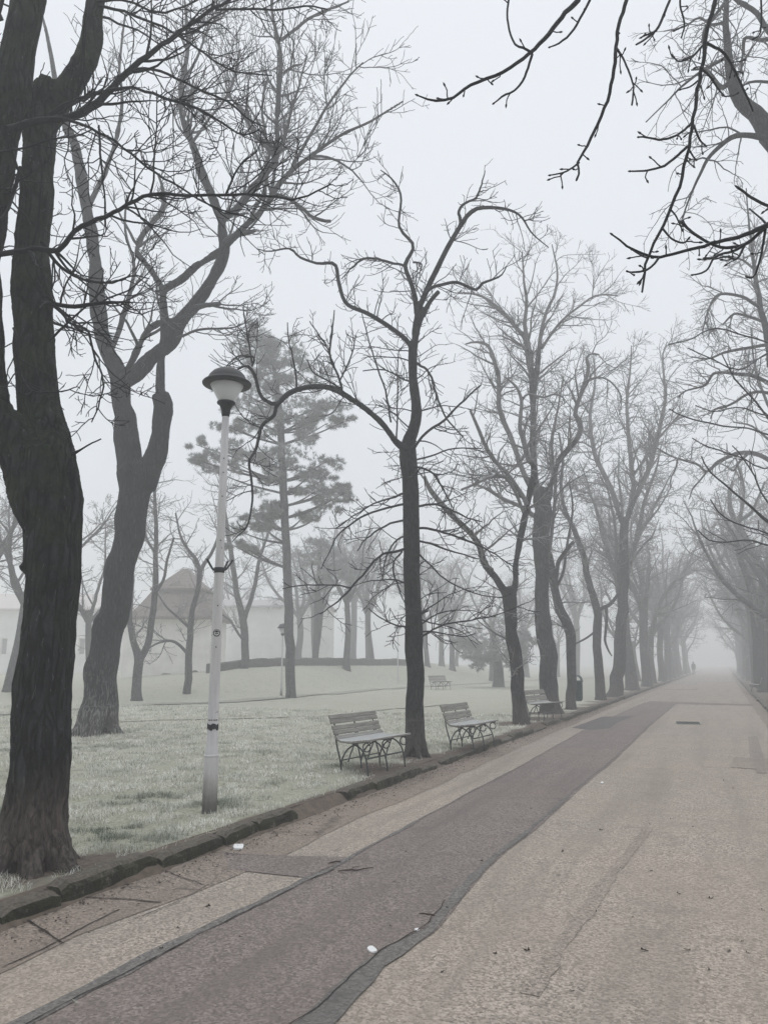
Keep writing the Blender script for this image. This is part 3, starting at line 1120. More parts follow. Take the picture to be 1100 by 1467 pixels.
starts = np.stack([np.arange(nb) * 7, np.arange(nb) * 7 + 4], -1).ravel()
tot = np.tile([4, 3], nb)
gme = rawmesh('grass', V, loops, starts, tot, False)
root = V.reshape(-1, 5, 3)[:, 0]
lush = np.zeros(nb)
for cx, cy, r in ((-4.25, 13.45, 0.62), (-4.62, 5.35, 0.42), (-5.2, 5.75, 0.34), (-5.9, 7.0, 0.4), (-4.9, 10.0, 0.3), (-4.95, 6.95, 0.3), (-7.0, 6.1, 0.4), (-4.5, 21.0, 0.7)):
    lush = np.maximum(lush, 1.3 - np.hypot(root[:, 0] - cx, root[:, 1] - cy) / r)
lush = np.clip(lush + 0.45 * fbm(np.c_[root[:, :2] * 3.0, root[:, :1] * 0], 81, 3), 0, 1)
la_ = gme.attributes.new('lush', 'FLOAT', 'POINT')
la_.data.foreach_set('value', np.repeat(lush, 5).astype(np.float32))
tag(link('grass', gme, M['blade']), 'short frosted grass of the lawn beside the avenue', 'grass', kind='stuff')

# brown leaf crumbs lying in the gutter
nl = 2600
yy = rg.uniform(2.4, 30, nl) ** 1.0
off = np.abs(rg.normal(0, 0.16, nl))
xx = -4.0 + off
sz = rg.uniform(0.004, 0.02, nl) * rg.uniform(0.5, 1.2, nl)
ang = rg.uniform(0, 6.28, nl)
q = []
for k in range(4):
    aa = ang + k * np.pi / 2
    rr = sz * (1.0 if k % 2 == 0 else 0.55)
    q.append(np.stack([xx + rr * np.cos(aa), yy + rr * np.sin(aa), 0.008 + 0.011 * rg.uniform(size=nl)], -1))
V = np.stack(q, 1).reshape(-1, 3)
tag(link('leaf_litter', rawmesh('leaf_litter', V, np.arange(nl * 4), np.arange(nl) * 4, np.full(nl, 4), False), M['leaf']), 'brown leaf crumbs lying along the foot of the mossy kerb', 'leaf litter', kind='stuff')

# ================================================================== TREES
UP = (0, 0, 1)


def ridges(sc, zs, amp, big, seed=0):
    def f(co):
        q = co * np.array([sc, sc, sc * zs]) + 0.6 * noise(co * 4, seed + 9)[:, None]
        r = 1 - np.abs(noise(q, seed)) * 2
        r2 = 1 - np.abs(noise(q * 2.1, seed + 3)) * 2
        return amp * (0.65 * r + 0.35 * r2) + big * fbm(co * 2.2, seed + 5, 2)
    return f


def roots(T, b, r, n, reach):
    for k in range(n):
        a = T.rng.uniform(0, 0.6) + k * 2 * math.pi / n
        d = np.array([math.cos(a), math.sin(a), 0])
        L_ = reach * T.rng.uniform(0.75, 1.15)
        c = catmull(np.array([[*(b + d * r * 0.45 + [0, 0, 0.55]), r * 0.5], [*(b + d * r * 0.75 + [0, 0, 0.2]), r * 0.42], [*(b + d * L_ * 0.7 + [0, 0, 0.0]), r * 0.3], [*(b + d * L_ + [0, 0, -0.08]), r * 0.16]]), 10)
        T.limbs.append((c[:, :3], c[:, 3], True))


# ---- the dark forked tree at the left edge
base = at(45, 1240, LAWN)
T = Tree(6.0, 1, base)
T.limb([(43, 1275, 118), (46, 1240, 103), (48, 1200, 94), (52, 1150, 90), (57, 1050, 86), (64, 950, 82), (71, 850, 82), (78, 750, 84), (77, 700, 92), (70, 650, 92)])
T.limb([(80, 740, 74), (80, 690, 84), (72, 640, 78), (60, 600, 68), (55, 560, 60), (46, 480, 58), (45, 400, 56), (47, 350, 52), (53, 250, 50), (58, 190, 48), (63, 150, 48), (69, 124, 40)], 0.05, 0.25)
T.limb([(58, 190, 40), (82, 145, 38), (108, 105, 36), (127, 60, 30), (140, 0, 29), (158, -80, 26), (185, -190, 20), (200, -300, 12)], 0.2, 0.5)
T.limb([(72, 750, 74), (54, 695, 84), (22, 645, 76), (-8, 600, 68), (-22, 540, 62), (-27, 450, 58), (-22, 350, 60), (-10, 250, 62), (10, 160, 60), (28, 70, 52), (40, 0, 53), (48, -80, 48), (60, -200, 38), (50, -330, 22)], 0.0, -0.2)
T.limb([(36, 812, 16), (31, 815, 12)], -0.1, -0.1)
T.limb([(62, 690, 60), (72, 655, 66), (88, 632, 54)], -0.1, 0.0)
roots(T, base, 0.22, 7, 0.44)
nb0 = len(T.limbs)
T.ws = 0.85
br = [
    ([(10, 186, 17), (25, 182, 15), (65, 173, 13), (113, 164, 14), (145, 142, 13), (182, 107, 11), (218, 75, 9), (262, 44, 7), (302, 16, 6), (327, 0, 5), (380, -40, 4)], -0.35, 0.2),
    ([(309, 14, 4), (371, 13, 3.5), (400, 14, 3.5), (440, 9, 3), (470, 14, 2.5)], 0.15, 0.5),
    ([(73, 165, 11), (95, 150, 10), (120, 140, 8), (164, 129, 7), (189, 125, 5), (236, 140, 5), (291, 158, 4), (316, 175, 4), (349, 193, 3), (372, 185, 2.4)], 0.0, -0.4),
    ([(182, 107, 6), (207, 98, 5), (247, 109, 4.5), (287, 129, 4), (327, 147, 3.5), (356, 171, 3), (382, 182, 2.3)], -0.1, 0.4),
    ([(70, 170, 7), (87, 169, 6), (127, 182, 5), (171, 207, 4.5), (218, 244, 4), (255, 267, 3.5), (302, 295, 3), (364, 314, 2.3)], -0.3, -0.9),
    ([(-20, 368, 13), (0, 365, 11), (44, 358, 11), (87, 356, 10), (102, 338, 9), (116, 324, 9), (164, 305, 7.5), (215, 280, 6.5), (255, 280, 5.5), (313, 279, 5), (364, 279, 4.5), (400, 282, 4), (430, 284, 3.5), (455, 273, 3), (474, 263, 2.6)], -0.4, -0.6),
    ([(215, 280, 4), (220, 255, 3.5), (222, 218, 3.2), (225, 175, 2.4), (224, 130, 2)], -0.5, -0.5),
    ([(324, 278, 4), (342, 240, 3.2), (369, 216, 2.3)], -0.55, -0.6),
    ([(60, 434, 9), (80, 436, 8), (109, 439, 8), (153, 434, 6.5), (189, 434, 3)], 0.1, -0.3),
    ([(75, 436, 7), (84, 443, 6), (102, 463, 5), (127, 474, 4.5), (135, 510, 4), (147, 539, 3.5), (147, 568, 3), (133, 605, 2.2)], 0.1, -0.4),
    ([(140, 8, 6), (167, 13, 5), (204, 27, 4.5), (245, 45, 4), (290, 75, 3.5), (330, 100, 3), (390, 108, 2.2)], 0.3, 0.9),
    ([(140, 2, 5), (180, 0, 4), (225, 18, 4), (262, 10, 3), (300, -10, 2.5)], 0.3, -0.2),
    ([(-10, 221, 5), (0, 218, 4), (40, 211, 4), (73, 200, 3.5), (110, 195, 3), (132, 186, 2.3)], -0.5, -0.6),
    ([(20, 470, 5), (25, 488, 5), (27, 525, 5), (44, 559, 4), (87, 561, 3), (107, 554, 2)], -0.35, -0.5),
    ([(105, 650, 9), (115, 645, 4), (130, 636, 3), (145, 629, 2.4)], -0.1, -0.25),
    ([(60, 345, 8), (85, 380, 6), (120, 400, 5), (160, 405, 4), (190, 395, 3), (215, 400, 2.2)], -0.2, 0.3),
    ([(142, 180, 4), (146, 230, 4), (150, 285, 3), (152, 330, 2.2)], -0.3, -0.5),
    ([(0, 30, 16), (-6, 15, 14), (-20, -20, 10)], -0.4, -0.5),
    ([(30, 240, 8), (20, 275, 7), (12, 300, 6), (0, 315, 5)], 0, -0.3),
]
for p, a, b_ in br:
    T.limb(p, a, b_, thick=False, jit=0.006)
P, Q = T.arr(range(nb0, len(T.limbs)), 30)
rng = T.rng
a1 = spawn(rng, P, Q, 13.0, 0.1, 1.0, 0.66, 48, 9, 0.17, (0, 0, 1), 0.14, rmin=0.0045, rtip=0.003, lt=0.35)
P0, Q0 = T.arr([1, 2, 3], 30)
a0 = spawn(rng, P0, Q0, 3.4, 0.3, 1.0, 1.25, 70, 12, 0.15, (0.35, 0.1, -0.25), 0.16, rmin=0.007, rtip=0.0035, lt=0.3, rmaxl=0.012)
a2 = spawn(rng, *a0, 8.0, 0.2, 1.0, 0.42, 48, 8, 0.18, (0, 0, 1), 0.12, rmin=0.004, rtip=0.003)
a3 = spawn(rng, *a1, 7.0, 0.25, 1.0, 0.22, 50, 6, 0.16, (0, 0, 1), 0.15, rmin=0.0036, rtip=0.0028)
a4 = spawn(rng, *a3, 5.0, 0.3, 1.0, 0.11, 50, 4, 0.15, (0, 0, 1), 0.15, rmin=0.003, rtip=0.0024)
a5 = spawn(rng, *a2, 4.0, 0.3, 1.0, 0.2, 50, 5, 0.16, (0, 0, 1), 0.15, rmin=0.0033, rtip=0.0025)
T.crown.tubes(*a4, 3).tubes(*a5, 3)
for a in (a0, a1):
    T.crown.tubes(*a, 5)
for a in (a2, a3):
    T.crown.tubes(*a, 4)
T.finish('bare_tree', 'massive dark mossy tree with a forked trunk at the left edge of the lawn', None, M['bark_near'], M['twig_near'], voxel=0.014, disp=ridges(15, 0.14, 0.02, 0.02, 3))

# ---- the leaning forked grey tree behind it
base = on_ground(138, 1054)
T = Tree(16.5, 2, base, 0.92)
T.limb([(136, 1062, 84), (137, 1050, 70), (140, 1025, 58), (143, 1000, 53), (148, 950, 48), (156, 900, 47), (166, 850, 46), (176, 800, 44), (185, 750, 47), (195, 705, 50), (200, 670, 56)])
T.limb([(192, 715, 40), (186, 660, 42), (179, 620, 38), (175, 580, 33), (172, 545, 35), (163, 520, 32), (156, 506, 28), (145, 470, 26), (140, 434, 25), (136, 364, 22), (127, 309, 20), (119, 255, 19), (109, 218, 16), (95, 175, 13), (80, 120, 9), (70, 60, 6), (58, 10, 3)], 0.0, 0.8)
T.limb([(205, 700, 42), (217, 665, 40), (225, 640, 34), (232, 605, 30), (236, 580, 31), (231, 563, 28)], 0.0, -0.2)
T.limb([(233, 590, 20), (230, 550, 15), (231, 514, 14), (236, 480, 15), (236, 455, 15), (234, 425, 14), (236, 410, 14)], -0.15, -0.5)
T.limb([(176, 548, 30), (196, 535, 28), (225, 506, 26), (251, 477, 26), (276, 441, 22), (302, 404, 20), (322, 361, 17), (320, 340, 16), (319, 312, 15), (338, 300, 14), (364, 269, 13), (393, 233, 12), (395, 223, 12), (398, 159, 9), (402, 100, 7), (400, 64, 6), (391, 27, 4), (389, -5, 2.5)], 0.0, -0.9)
T.limb([(319, 320, 14), (306, 285, 14), (291, 251, 14), (276, 204, 12), (260, 164, 9.5), (262, 120, 8), (269, 73, 6), (267, 25, 4), (264, -5, 2.5)], -0.5, 0.5)
T.limb([(236, 415, 14), (262, 397, 14), (291, 375, 13), (327, 350, 12), (349, 327, 11), (385, 287, 10), (391, 273, 9), (418, 245, 7.5), (445, 223, 6), (486, 195, 4.5), (532, 173, 3.5), (577, 145, 2)], -0.5, -2.0)
T.limb([(236, 420, 12), (218, 390, 11), (200, 365, 10), (198, 352, 10), (211, 327, 8), (233, 302, 7), (236, 280, 5), (228, 250, 4)], -0.5, 0.3)
T.limb([(182, 530, 12), (200, 495, 11), (215, 470, 11), (235, 460, 10), (255, 459, 10)], 0.1, -0.3)
T.limb([(125, 300, 9), (150, 250, 8), (165, 205, 6), (175, 150, 5), (172, 90, 4), (180, 20, 3)], 0.4, 1.4)
T.limb([(158, 506, 9), (172, 470, 8), (186, 425, 7), (192, 380, 5), (180, 330, 4), (182, 280, 3)], 0.1, 1.2)
roots(T, base, 0.36, 7, 0.75)
nthick = len(T.limbs)
for p, a, b_ in [
    ([(391, 222, 7), (368, 195, 6), (345, 159, 5), (332, 141, 3), (320, 110, 2)], -0.6, 0.1),
    ([(402, 58, 5), (423, 43, 5), (455, 20, 4), (500, 2, 2.5)], -0.8, -1.4),
    ([(406, 105, 4), (420, 95, 4), (432, 92, 2.5)], -0.8, -1.2),
    ([(276, 441, 9), (297, 437, 8), (315, 435, 7)], -0.3, -0.6),
    ([(250, 485, 5), (262, 481, 4.5), (287, 472, 4), (327, 470, 3), (345, 464, 2)], -0.2, -0.7),
    ([(395, 278, 7), (420, 288, 6), (450, 312, 5.5), (473, 317, 5)], -0.9, -1.3),
    ([(322, 348, 10), (335, 338, 9), (355, 334, 7), (366, 330, 6)], -0.5, -0.8),
    ([(385, 290, 6), (395, 240, 5), (410, 190, 4.5), (425, 130, 3.5), (440, 80, 2.5)], -0.9, -1.2),
    ([(418, 245, 6), (440, 200, 5), (470, 150, 4), (500, 110, 3), (520, 90, 2)], -1.1, -1.8),
    ([(360, 310, 6), (380, 265, 5), (385, 220, 4.5), (375, 160, 4), (385, 110, 3)], -0.7, -0.2),
    ([(445, 223, 5), (470, 225, 4), (500, 240, 3), (520, 262, 2)], -1.2, -1.9),
    ([(262, 120, 5), (285, 80, 4), (300, 40, 3), (330, 0, 2.5)], 0.3, 0.9),
    ([(276, 204, 5), (300, 170, 4), (330, 130, 3.5), (345, 70, 2.5)], 0.2, 0.9)]:
    T.limb(p, a, b_, thick=False)
rng = T.rng
P, Q = T.arr([i_ for i_ in range(3, len(T.limbs)) if not nthick - 7 <= i_ < nthick], 30)
a1 = spawn(rng, P, Q, 2.0, 0.25, 1.0, 1.7, 40, 12, 0.10, UP, 0.10, rmin=0.012, rtip=0.006, lt=0.35)
P2, Q2 = T.arr([4, 5, 6] + list(range(nthick, len(T.limbs))), 30)
b1 = spawn(rng, P2, Q2, 2.6, 0.3, 1.0, 1.4, 34, 12, 0.09, (0.35, 0.0, 1), 0.10, rmin=0.011, rtip=0.006, lt=0.3)
low = spawn(rng, P, Q, 1.6, 0.02, 0.5, 0.85, 70, 9, 0.2, (0, 0, -0.6), 0.12, rmin=0.006, rtip=0.005, lt=0.0, rmaxl=0.01)
A1 = [np.concatenate([a1[0], b1[0]]), np.concatenate([a1[1], b1[1]])]
a2 = spawn(rng, *A1, 5.0, 0.12, 1.0, 0.75, 38, 8, 0.13, UP, 0.10, rmin=0.0075, rtip=0.006, lt=0.35)
a3 = spawn(rng, *a2, 4.6, 0.2, 1.0, 0.36, 40, 5, 0.13, UP, 0.08, rmin=0.0062, rtip=0.0055)
l2 = spawn(rng, *low, 4.0, 0.1, 1.0, 0.35, 50, 6, 0.2, (0, 0, -0.3), 0.1, rmin=0.005, rtip=0.0045)
T.crown.tubes(*A1, 5).tubes(*a2, 4).tubes(*a3, 3).tubes(*low, 4).tubes(*l2, 3)
T.finish('bare_tree', 'big grey leaning tree with a forked trunk on the lawn behind the lamp post', None, M['bark_lean'], M['twig_mid'], voxel=0.026, disp=ridges(13, 0.14, 0.012, 0.03, 7))

# ---- the dark tree between the first two benches, with the long arching limb
base = on_ground(595, 1084)
T = Tree(12.74, 3, base, 0.72)
T.limb([(596, 1092, 40), (595, 1080, 33), (595, 1050, 29), (594, 1000, 27), (592, 900, 26), (590, 800, 25), (588, 700, 25), (585, 655, 25), (586, 630, 20), (590, 618, 18), (596, 592, 17), (593, 565, 15), (590, 538, 13.5), (591, 510, 14), (593, 490, 14)])
T.limb([(589, 680, 18), (582, 648, 17), (568, 634, 15), (546, 605, 15), (514, 579, 13.5), (477, 557, 12), (445, 554, 11), (415, 563, 11), (397, 579, 10), (380, 573, 7.5), (372, 562, 7), (365, 538, 7), (358, 527, 6.5), (351, 524, 5.5), (339, 530, 4), (325, 540, 3)], 0, -1.4)
T.limb([(402, 574, 9), (396, 583, 8), (393, 595, 8), (376, 609, 7), (371, 627, 6.5), (366, 646, 6), (357, 661, 5.5), (360, 685, 5), (362, 710, 4.5), (360, 730, 4), (354, 754, 3.2), (340, 768, 2.6), (333, 776, 2)], -1.1, -1.3)
T.limb([(592, 505, 10), (584, 490, 10), (568, 476, 9), (532, 451, 9), (497, 436, 8), (486, 407, 7.5), (481, 380, 7), (468, 377, 6.5), (455, 378, 5.5), (430, 369, 5), (415, 356, 4), (386, 360, 3), (368, 356, 2)], 0, 1.0)
T.limb([(592, 500, 12), (597, 455, 12), (592, 415, 9.5), (581, 382, 8.5), (588, 365, 7.5), (592, 349, 6.5), (572, 324, 5.5), (574, 280, 4.5), (562, 258, 3.5), (545, 244, 2)], 0, 0.5)
T.limb([(593, 480, 12), (598, 450, 12), (612, 415, 12), (630, 378, 11), (648, 342, 10), (664, 316, 9), (672, 306, 9), (685, 298, 8), (714, 298, 6.5), (735, 303, 5), (748, 313, 4), (762, 335, 3), (785, 355, 2)], 0, -0.9)
T.limb([(594, 500, 11), (601, 462, 11), (615, 433, 9), (628, 418, 9)], 0, -0.25)
T.limb([(598, 440, 7), (615, 415, 7), (635, 408, 6.5), (655, 405, 6.5), (681, 415, 6), (690, 406, 5.5), (706, 400, 4.5), (718, 394, 3), (725, 382, 2)], -0.1, -0.8)
roots(T, base, 0.13, 6, 0.3)
nt = len(T.limbs)
for p, a, b_ in [
    ([(490, 562, 5), (484, 538, 4.5), (473, 509, 4), (476, 477, 3.2), (479, 445, 2.2)], -0.7, -0.6),
    ([(484, 538, 3.5), (470, 500, 3), (455, 477, 2.5), (443, 460, 2)], -0.7, -0.3),
    ([(487, 545, 3.5), (503, 510, 3), (510, 480, 2.3)], -0.7, -1.1),
    ([(425, 558, 4.5), (421, 521, 3.5), (413, 484, 2.6), (412, 462, 2)], -1.0, -0.8),
    ([(488, 556, 4), (470, 545, 3.5), (450, 535, 3), (440, 515, 2.2)], -0.7, -0.2),
    ([(361, 525, 4.5), (364, 512, 4), (352, 510, 3.6), (339, 511, 3.4), (325, 524, 2.4)], -1.35, -1.7),
    ([(361, 520, 4), (357, 490, 3.4), (352, 465, 2.6), (348, 440, 2)], -1.35, -1.2),
    ([(581, 382, 5), (554, 375, 5), (528, 370, 5), (513, 376, 4), (499, 389, 2.5), (490, 400, 2)], 0.3, 0.9),
    ([(592, 376, 4), (600, 377, 4), (604, 380, 3), (600, 392, 2)], 0.2, -0.2),
    ([(660, 318, 6), (658, 300, 6), (668, 290, 5), (681, 284, 4.5), (690, 262, 3.2), (694, 245, 2)], -0.5, -0.4),
    ([(597, 520, 5), (610, 527, 5), (618, 540, 4.5), (630, 578, 4), (640, 600, 3.5), (663, 626, 2.6)], 0, -0.9),
    ([(590, 650, 6), (605, 626, 5.5), (637, 601, 5), (660, 577, 4), (688, 552, 3)], -0.1, -0.8),
    ([(590, 668, 4.5), (608, 671, 4.5), (623, 681, 4), (637, 706, 3), (650, 730, 2.4)], -0.1, -0.6),
    ([(580, 706, 5), (560, 714, 4), (535, 722, 3.2), (505, 740, 2.6), (480, 758, 2)], 0, 0.7),
    ([(580, 722, 5), (550, 728, 4.5), (514, 743, 4), (485, 765, 3.2), (474, 786, 2.5), (460, 815, 2)], 0, -0.8),
    ([(580, 745, 4.5), (555, 752, 4), (525, 772, 3), (512, 790, 2.2)], 0, -0.3),
    ([(580, 768, 4), (566, 776, 3.5), (553, 800, 3), (548, 830, 2)], 0, 0.3),
    ([(582, 785, 5.5), (566, 789, 5.5), (543, 797, 5), (517, 826, 4.5), (495, 852, 4), (475, 868, 3), (459, 879, 2.2)], 0, -1.0),
    ([(504, 842, 3.5), (480, 838, 3), (440, 838, 2.6), (405, 843, 2)], -0.7, -1.2),
    ([(576, 790, 4), (562, 810, 3.6), (572, 845, 3), (580, 865, 2), (590, 880, 2)], 0.0, -0.5),
    ([(597, 726, 5), (620, 722, 4.5), (641, 728, 4), (670, 742, 3), (690, 748, 2.2)], 0, -0.8),
    ([(597, 757, 5), (620, 758, 5), (641, 765, 4.5), (670, 775, 4), (695, 786, 3.2), (735, 812, 2.2)], 0, -0.9),
    ([(597, 774, 4.5), (615, 779, 4.5), (634, 786, 4), (660, 794, 3), (685, 801, 2.3)], 0, 0.6),
    ([(597, 790, 4), (615, 808, 3.5), (640, 832, 3), (680, 850, 2.4), (720, 857, 2)], 0, -0.6),
    ([(603, 912, 5), (614, 905, 4), (634, 895, 3.5), (677, 888, 3), (717, 879, 2.2), (750, 865, 2)], -0.1, -0.9),
    ([(603, 905, 4), (625, 905, 3), (660, 912, 2.4), (680, 908, 2)], -0.1, 0.3),
    ([(582, 898, 4), (560, 893, 3), (540, 882, 2.5), (528, 872, 2)], 0, -0.5),
    ([(602, 880, 7), (607, 877, 5), (613, 875, 4)], -0.1, -0.2),
    ([(597, 545, 4), (580, 545, 3.5), (550, 530, 3), (520, 532, 2.2)], 0, 0.8),
    ([(560, 605, 4), (552, 560, 3.6), (535, 510, 3), (523, 470, 2.4), (518, 450, 2)], -0.2, -0.3),
    ([(568, 634, 3.5), (569, 580, 3), (570, 530, 2.4), (571, 500, 2)], -0.1, -0.2),
    ([(592, 660, 4), (618, 652, 3.5), (650, 643, 3), (690, 642, 2.2)], 0, 0.7)]:
    T.limb(p, a, b_, thick=False)
rng = T.rng
P, Q = T.arr(range(1, 8), 30)
a1 = spawn(rng, P, Q, 8.0, 0.12, 1.0, 0.72, 58, 9, 0.12, UP, 0.15, rmin=0.0066, rtip=0.005, lt=0.4, rmaxl=0.014)
P2, Q2 = T.arr(range(nt, len(T.limbs)), 30)
b1 = spawn(rng, P2, Q2, 8.0, 0.1, 1.0, 0.6, 45, 8, 0.15, UP, 0.06, rmin=0.0058, rtip=0.0048, lt=0.4)
P3, Q3 = T.arr([0], 30)
c1 = spawn(rng, P3, Q3, 11.0, 0.25, 1.0, 1.3, 75, 10, 0.15, (0, 0, -0.5), 0.14, rmin=0.007, rtip=0.0042, lt=0.3, rmaxl=0.011)
A = [np.concatenate([x, y]) if x.shape[1] == y.shape[1] else x for x, y in zip(a1, a1)]
a2 = spawn(rng, *a1, 6.5, 0.15, 1.0, 0.34, 42, 6, 0.13, UP, 0.10, rmin=0.0054, rtip=0.0046)
b2 = spawn(rng, *b1, 5.0, 0.2, 1.0, 0.28, 45, 5, 0.14, UP, 0.06, rmin=0.005, rtip=0.0046)
c2 = spawn(rng, *c1, 6.5, 0.15, 1.0, 0.4, 46, 6, 0.16, (0, 0, -0.2), 0.1, rmin=0.0054, rtip=0.0046)
T.crown.tubes(*a1, 5).tubes(*b1, 4).tubes(*c1, 5).tubes(*a2, 4).tubes(*b2, 3).tubes(*c2, 4)
T.finish('bare_tree', 'dark slender tree behind the nearest bench, one limb arching far left', None, M['bark_mid'], M['twig_near'], voxel=0.02, disp=ridges(17, 0.2, 0.007, 0.012, 11))


def crownfill(T, sel, d1, l1, d2=4.0, l2=0.5, d3=3.0, l3=0.25, trop=UP, tk=0.06, t0=0.25, rm=0.009, ang=45, wig=0.13, flat=None):
    P, Q = T.arr(sel, 30)
    r = T.rng
    a1 = spawn(r, P, Q, d1 * 2.4, t0, 1.0, l1, ang, 10, wig, trop, tk, rmin=rm, rtip=rm * 0.6, lt=0.35, flat=flat)
    a2 = spawn(r, *a1, d2 * 1.6, 0.12, 1.0, l2, 44, 7, wig * 1.1, trop, tk, rmin=rm * 0.72, rtip=rm * 0.6)
    a3 = spawn(r, *a2, d3 * 1.5, 0.2, 1.0, l3, 44, 5, wig * 1.1, trop, tk, rmin=rm * 0.64, rtip=rm * 0.56)
    T.crown.tubes(*a1, 5).tubes(*a2, 4).tubes(*a3, 3)


# ---- forked tree right of the second bench
T = Tree(19.33, 4, on_ground(745, 1037), 0.8)
T.limb([(747, 1043, 32), (746, 1030, 25), (743, 990, 21), (739, 950, 20), (734, 910, 19), (731, 882, 19), (730, 855, 22), (731, 843, 20)])
T.limb([(731, 868, 17), (722, 845, 15), (712, 830, 14), (693, 803, 14), (679, 770, 13), (649, 740, 11), (622, 710, 10), (612, 695, 8), (608, 683, 6)], 0, -0.9)
T.limb([(731, 868, 16), (736, 845, 14), (738, 830, 13), (739, 803, 13), (747, 765, 13), (755, 726, 13), (762, 692, 13), (765, 673, 12), (756, 652, 10), (749, 630, 9), (744, 613, 8), (746, 590, 7), (747, 575, 6.5), (740, 555, 5), (722, 539, 3)], 0, 0.6)
T.limb([(758, 735, 9), (751, 716, 9), (729, 681, 8), (702, 651, 7.5), (685, 615, 6.5), (673, 588, 5)], 0.3, -0.6)
T.limb([(752, 740, 6), (735, 700, 6), (718, 682, 6), (700, 684, 5.5), (683, 692, 5), (661, 701, 4)], 0.2, -1.2)
T.limb([(747, 575, 4), (756, 565, 4), (778, 569, 4), (792, 565, 3.5), (805, 568, 3), (809, 578, 2)], 0.6, 0.0)
crownfill(T, None, 1.9, 1.5, 4.2, 0.6, 2.6, 0.3, (0, 0, 0.4), 0.08, 0.2, 0.008, 55, 0.17)
T.finish('bare_tree', 'forked bare tree just right of the second bench', None, M['bark_mid'], M['twig_frost_faded'], voxel=0.03, disp=ridges(14, 0.2, 0.008, 0.02, 15))

# ---- thick straight tree behind the third bench
T = Tree(23.3, 5, on_ground(788, 1022), 0.8)
T.limb([(791, 1028, 42), (790, 1018, 34), (788, 1000, 29), (785, 965, 27), (783, 936, 26), (779, 904, 26), (777, 863, 23), (774, 814, 23), (774, 759, 26), (777, 720, 26), (776, 700, 22)])
T.limb([(777, 730, 20), (766, 690, 14), (764, 651, 13), (762, 596, 12.5), (763, 558, 13), (756, 509, 9), (751, 485, 8), (740, 470, 7), (728, 455, 6), (703, 432, 5), (685, 423, 4), (662, 419, 2.5)], 0.1, 0.8)
T.limb([(763, 570, 11), (760, 521, 10), (754, 480, 8), (752, 464, 7.5), (754, 435, 6), (750, 400, 4), (748, 361, 2.5)], 0.3, 0.2)
T.limb([(763, 575, 11), (769, 529, 10), (773, 495, 8), (777, 464, 7), (785, 440, 6), (793, 423, 5), (798, 390, 3.5), (790, 350, 2)], 0.3, 0.9)
T.limb([(775, 500, 6), (795, 470, 5), (814, 451, 4.5), (835, 435, 3.5), (855, 423, 3), (885, 424, 2)], 0.6, -0.4)
T.limb([(768, 710, 11), (754, 686, 9.5), (735, 637, 9), (724, 610, 9), (714, 585, 9), (714, 560, 8.5), (713, 539, 8), (705, 509, 7), (696, 493, 5.5), (680, 490, 4.5), (666, 493, 3)], 0.1, 1.2)
T.limb([(780, 725, 14), (786, 711, 13), (797, 667, 12), (812, 645, 11), (827, 626, 10), (830, 607, 9.5), (824, 594, 8.5), (828, 577, 8), (833, 561, 8), (842, 528, 7), (840, 512, 5.5), (847, 507, 4.5), (858, 508, 3)], 0, -0.8)
T.limb([(834, 550, 4), (845, 543, 4), (865, 542, 3.5), (882, 555, 3), (890, 572, 2.2), (886, 595, 2)], -0.6, -1.1)
T.limb([(772, 745, 9), (748, 727, 8), (715, 711, 7), (690, 697, 5), (672, 695, 3)], 0, -1.1)
T.limb([(785, 800, 7), (792, 745, 6.5), (795, 690, 6), (790, 640, 5), (798, 590, 4), (806, 540, 2.5)], 0.2, 1.2)
crownfill(T, range(1, 10), 1.7, 1.8, 3.8, 0.75, 2.8, 0.36, (0, 0, 0.8), 0.08, 0.15, 0.009, 45, 0.13)
P, Q = T.arr([0], 30)
lw = spawn(T.rng, P, Q, 3.0, 0.3, 0.95, 1.1, 70, 9, 0.2, (0, 0, -0.5), 0.12, rmin=0.008, rtip=0.006, lt=0, rmaxl=0.01)
T.crown.tubes(*lw, 4).tubes(*spawn(T.rng, *lw, 3.5, 0.2, 1, 0.4, 50, 6, 0.2, (0, 0, -0.2), 0.1, rmin=0.006, rtip=0.005), 3)
T.finish('bare_tree', 'thick straight tree standing right behind the third bench', None, M['bark_faded'], M['twig_frost_faded'], voxel=0.035, disp=ridges(11, 0.2, 0.01, 0.025, 21))

# ---- crooked tree beside the litter bin
T = Tree(25.4, 6, on_ground(818, 1016), 0.8)
T.limb([(818, 1020, 20), (818, 1012, 16), (818, 977, 14), (818, 940, 14), (817, 904, 15), (802, 874, 14), (797, 855, 12), (794, 841, 12), (791, 828, 11), (788, 800, 9), (778, 770, 7), (770, 730, 5)])
T.limb([(794, 840, 9), (799, 808, 8), (807, 794, 7.5), (815, 784, 7), (821, 777, 6)], 0, -0.5)
T.limb([(795, 845, 6), (806, 820, 5), (812, 780, 4.5), (820, 730, 4), (815, 690, 2.5)], 0, 0.9)
crownfill(T, None, 2.1, 1.5, 3.8, 0.6, 2.5, 0.3, (0, 0, -0.1), 0.08, 0.3, 0.009, 60, 0.18)
T.finish('bare_tree', 'thin crooked tree with a sawn stub beside the green litter bin', None, M['bark_faded'], M['twig_frost_faded'])

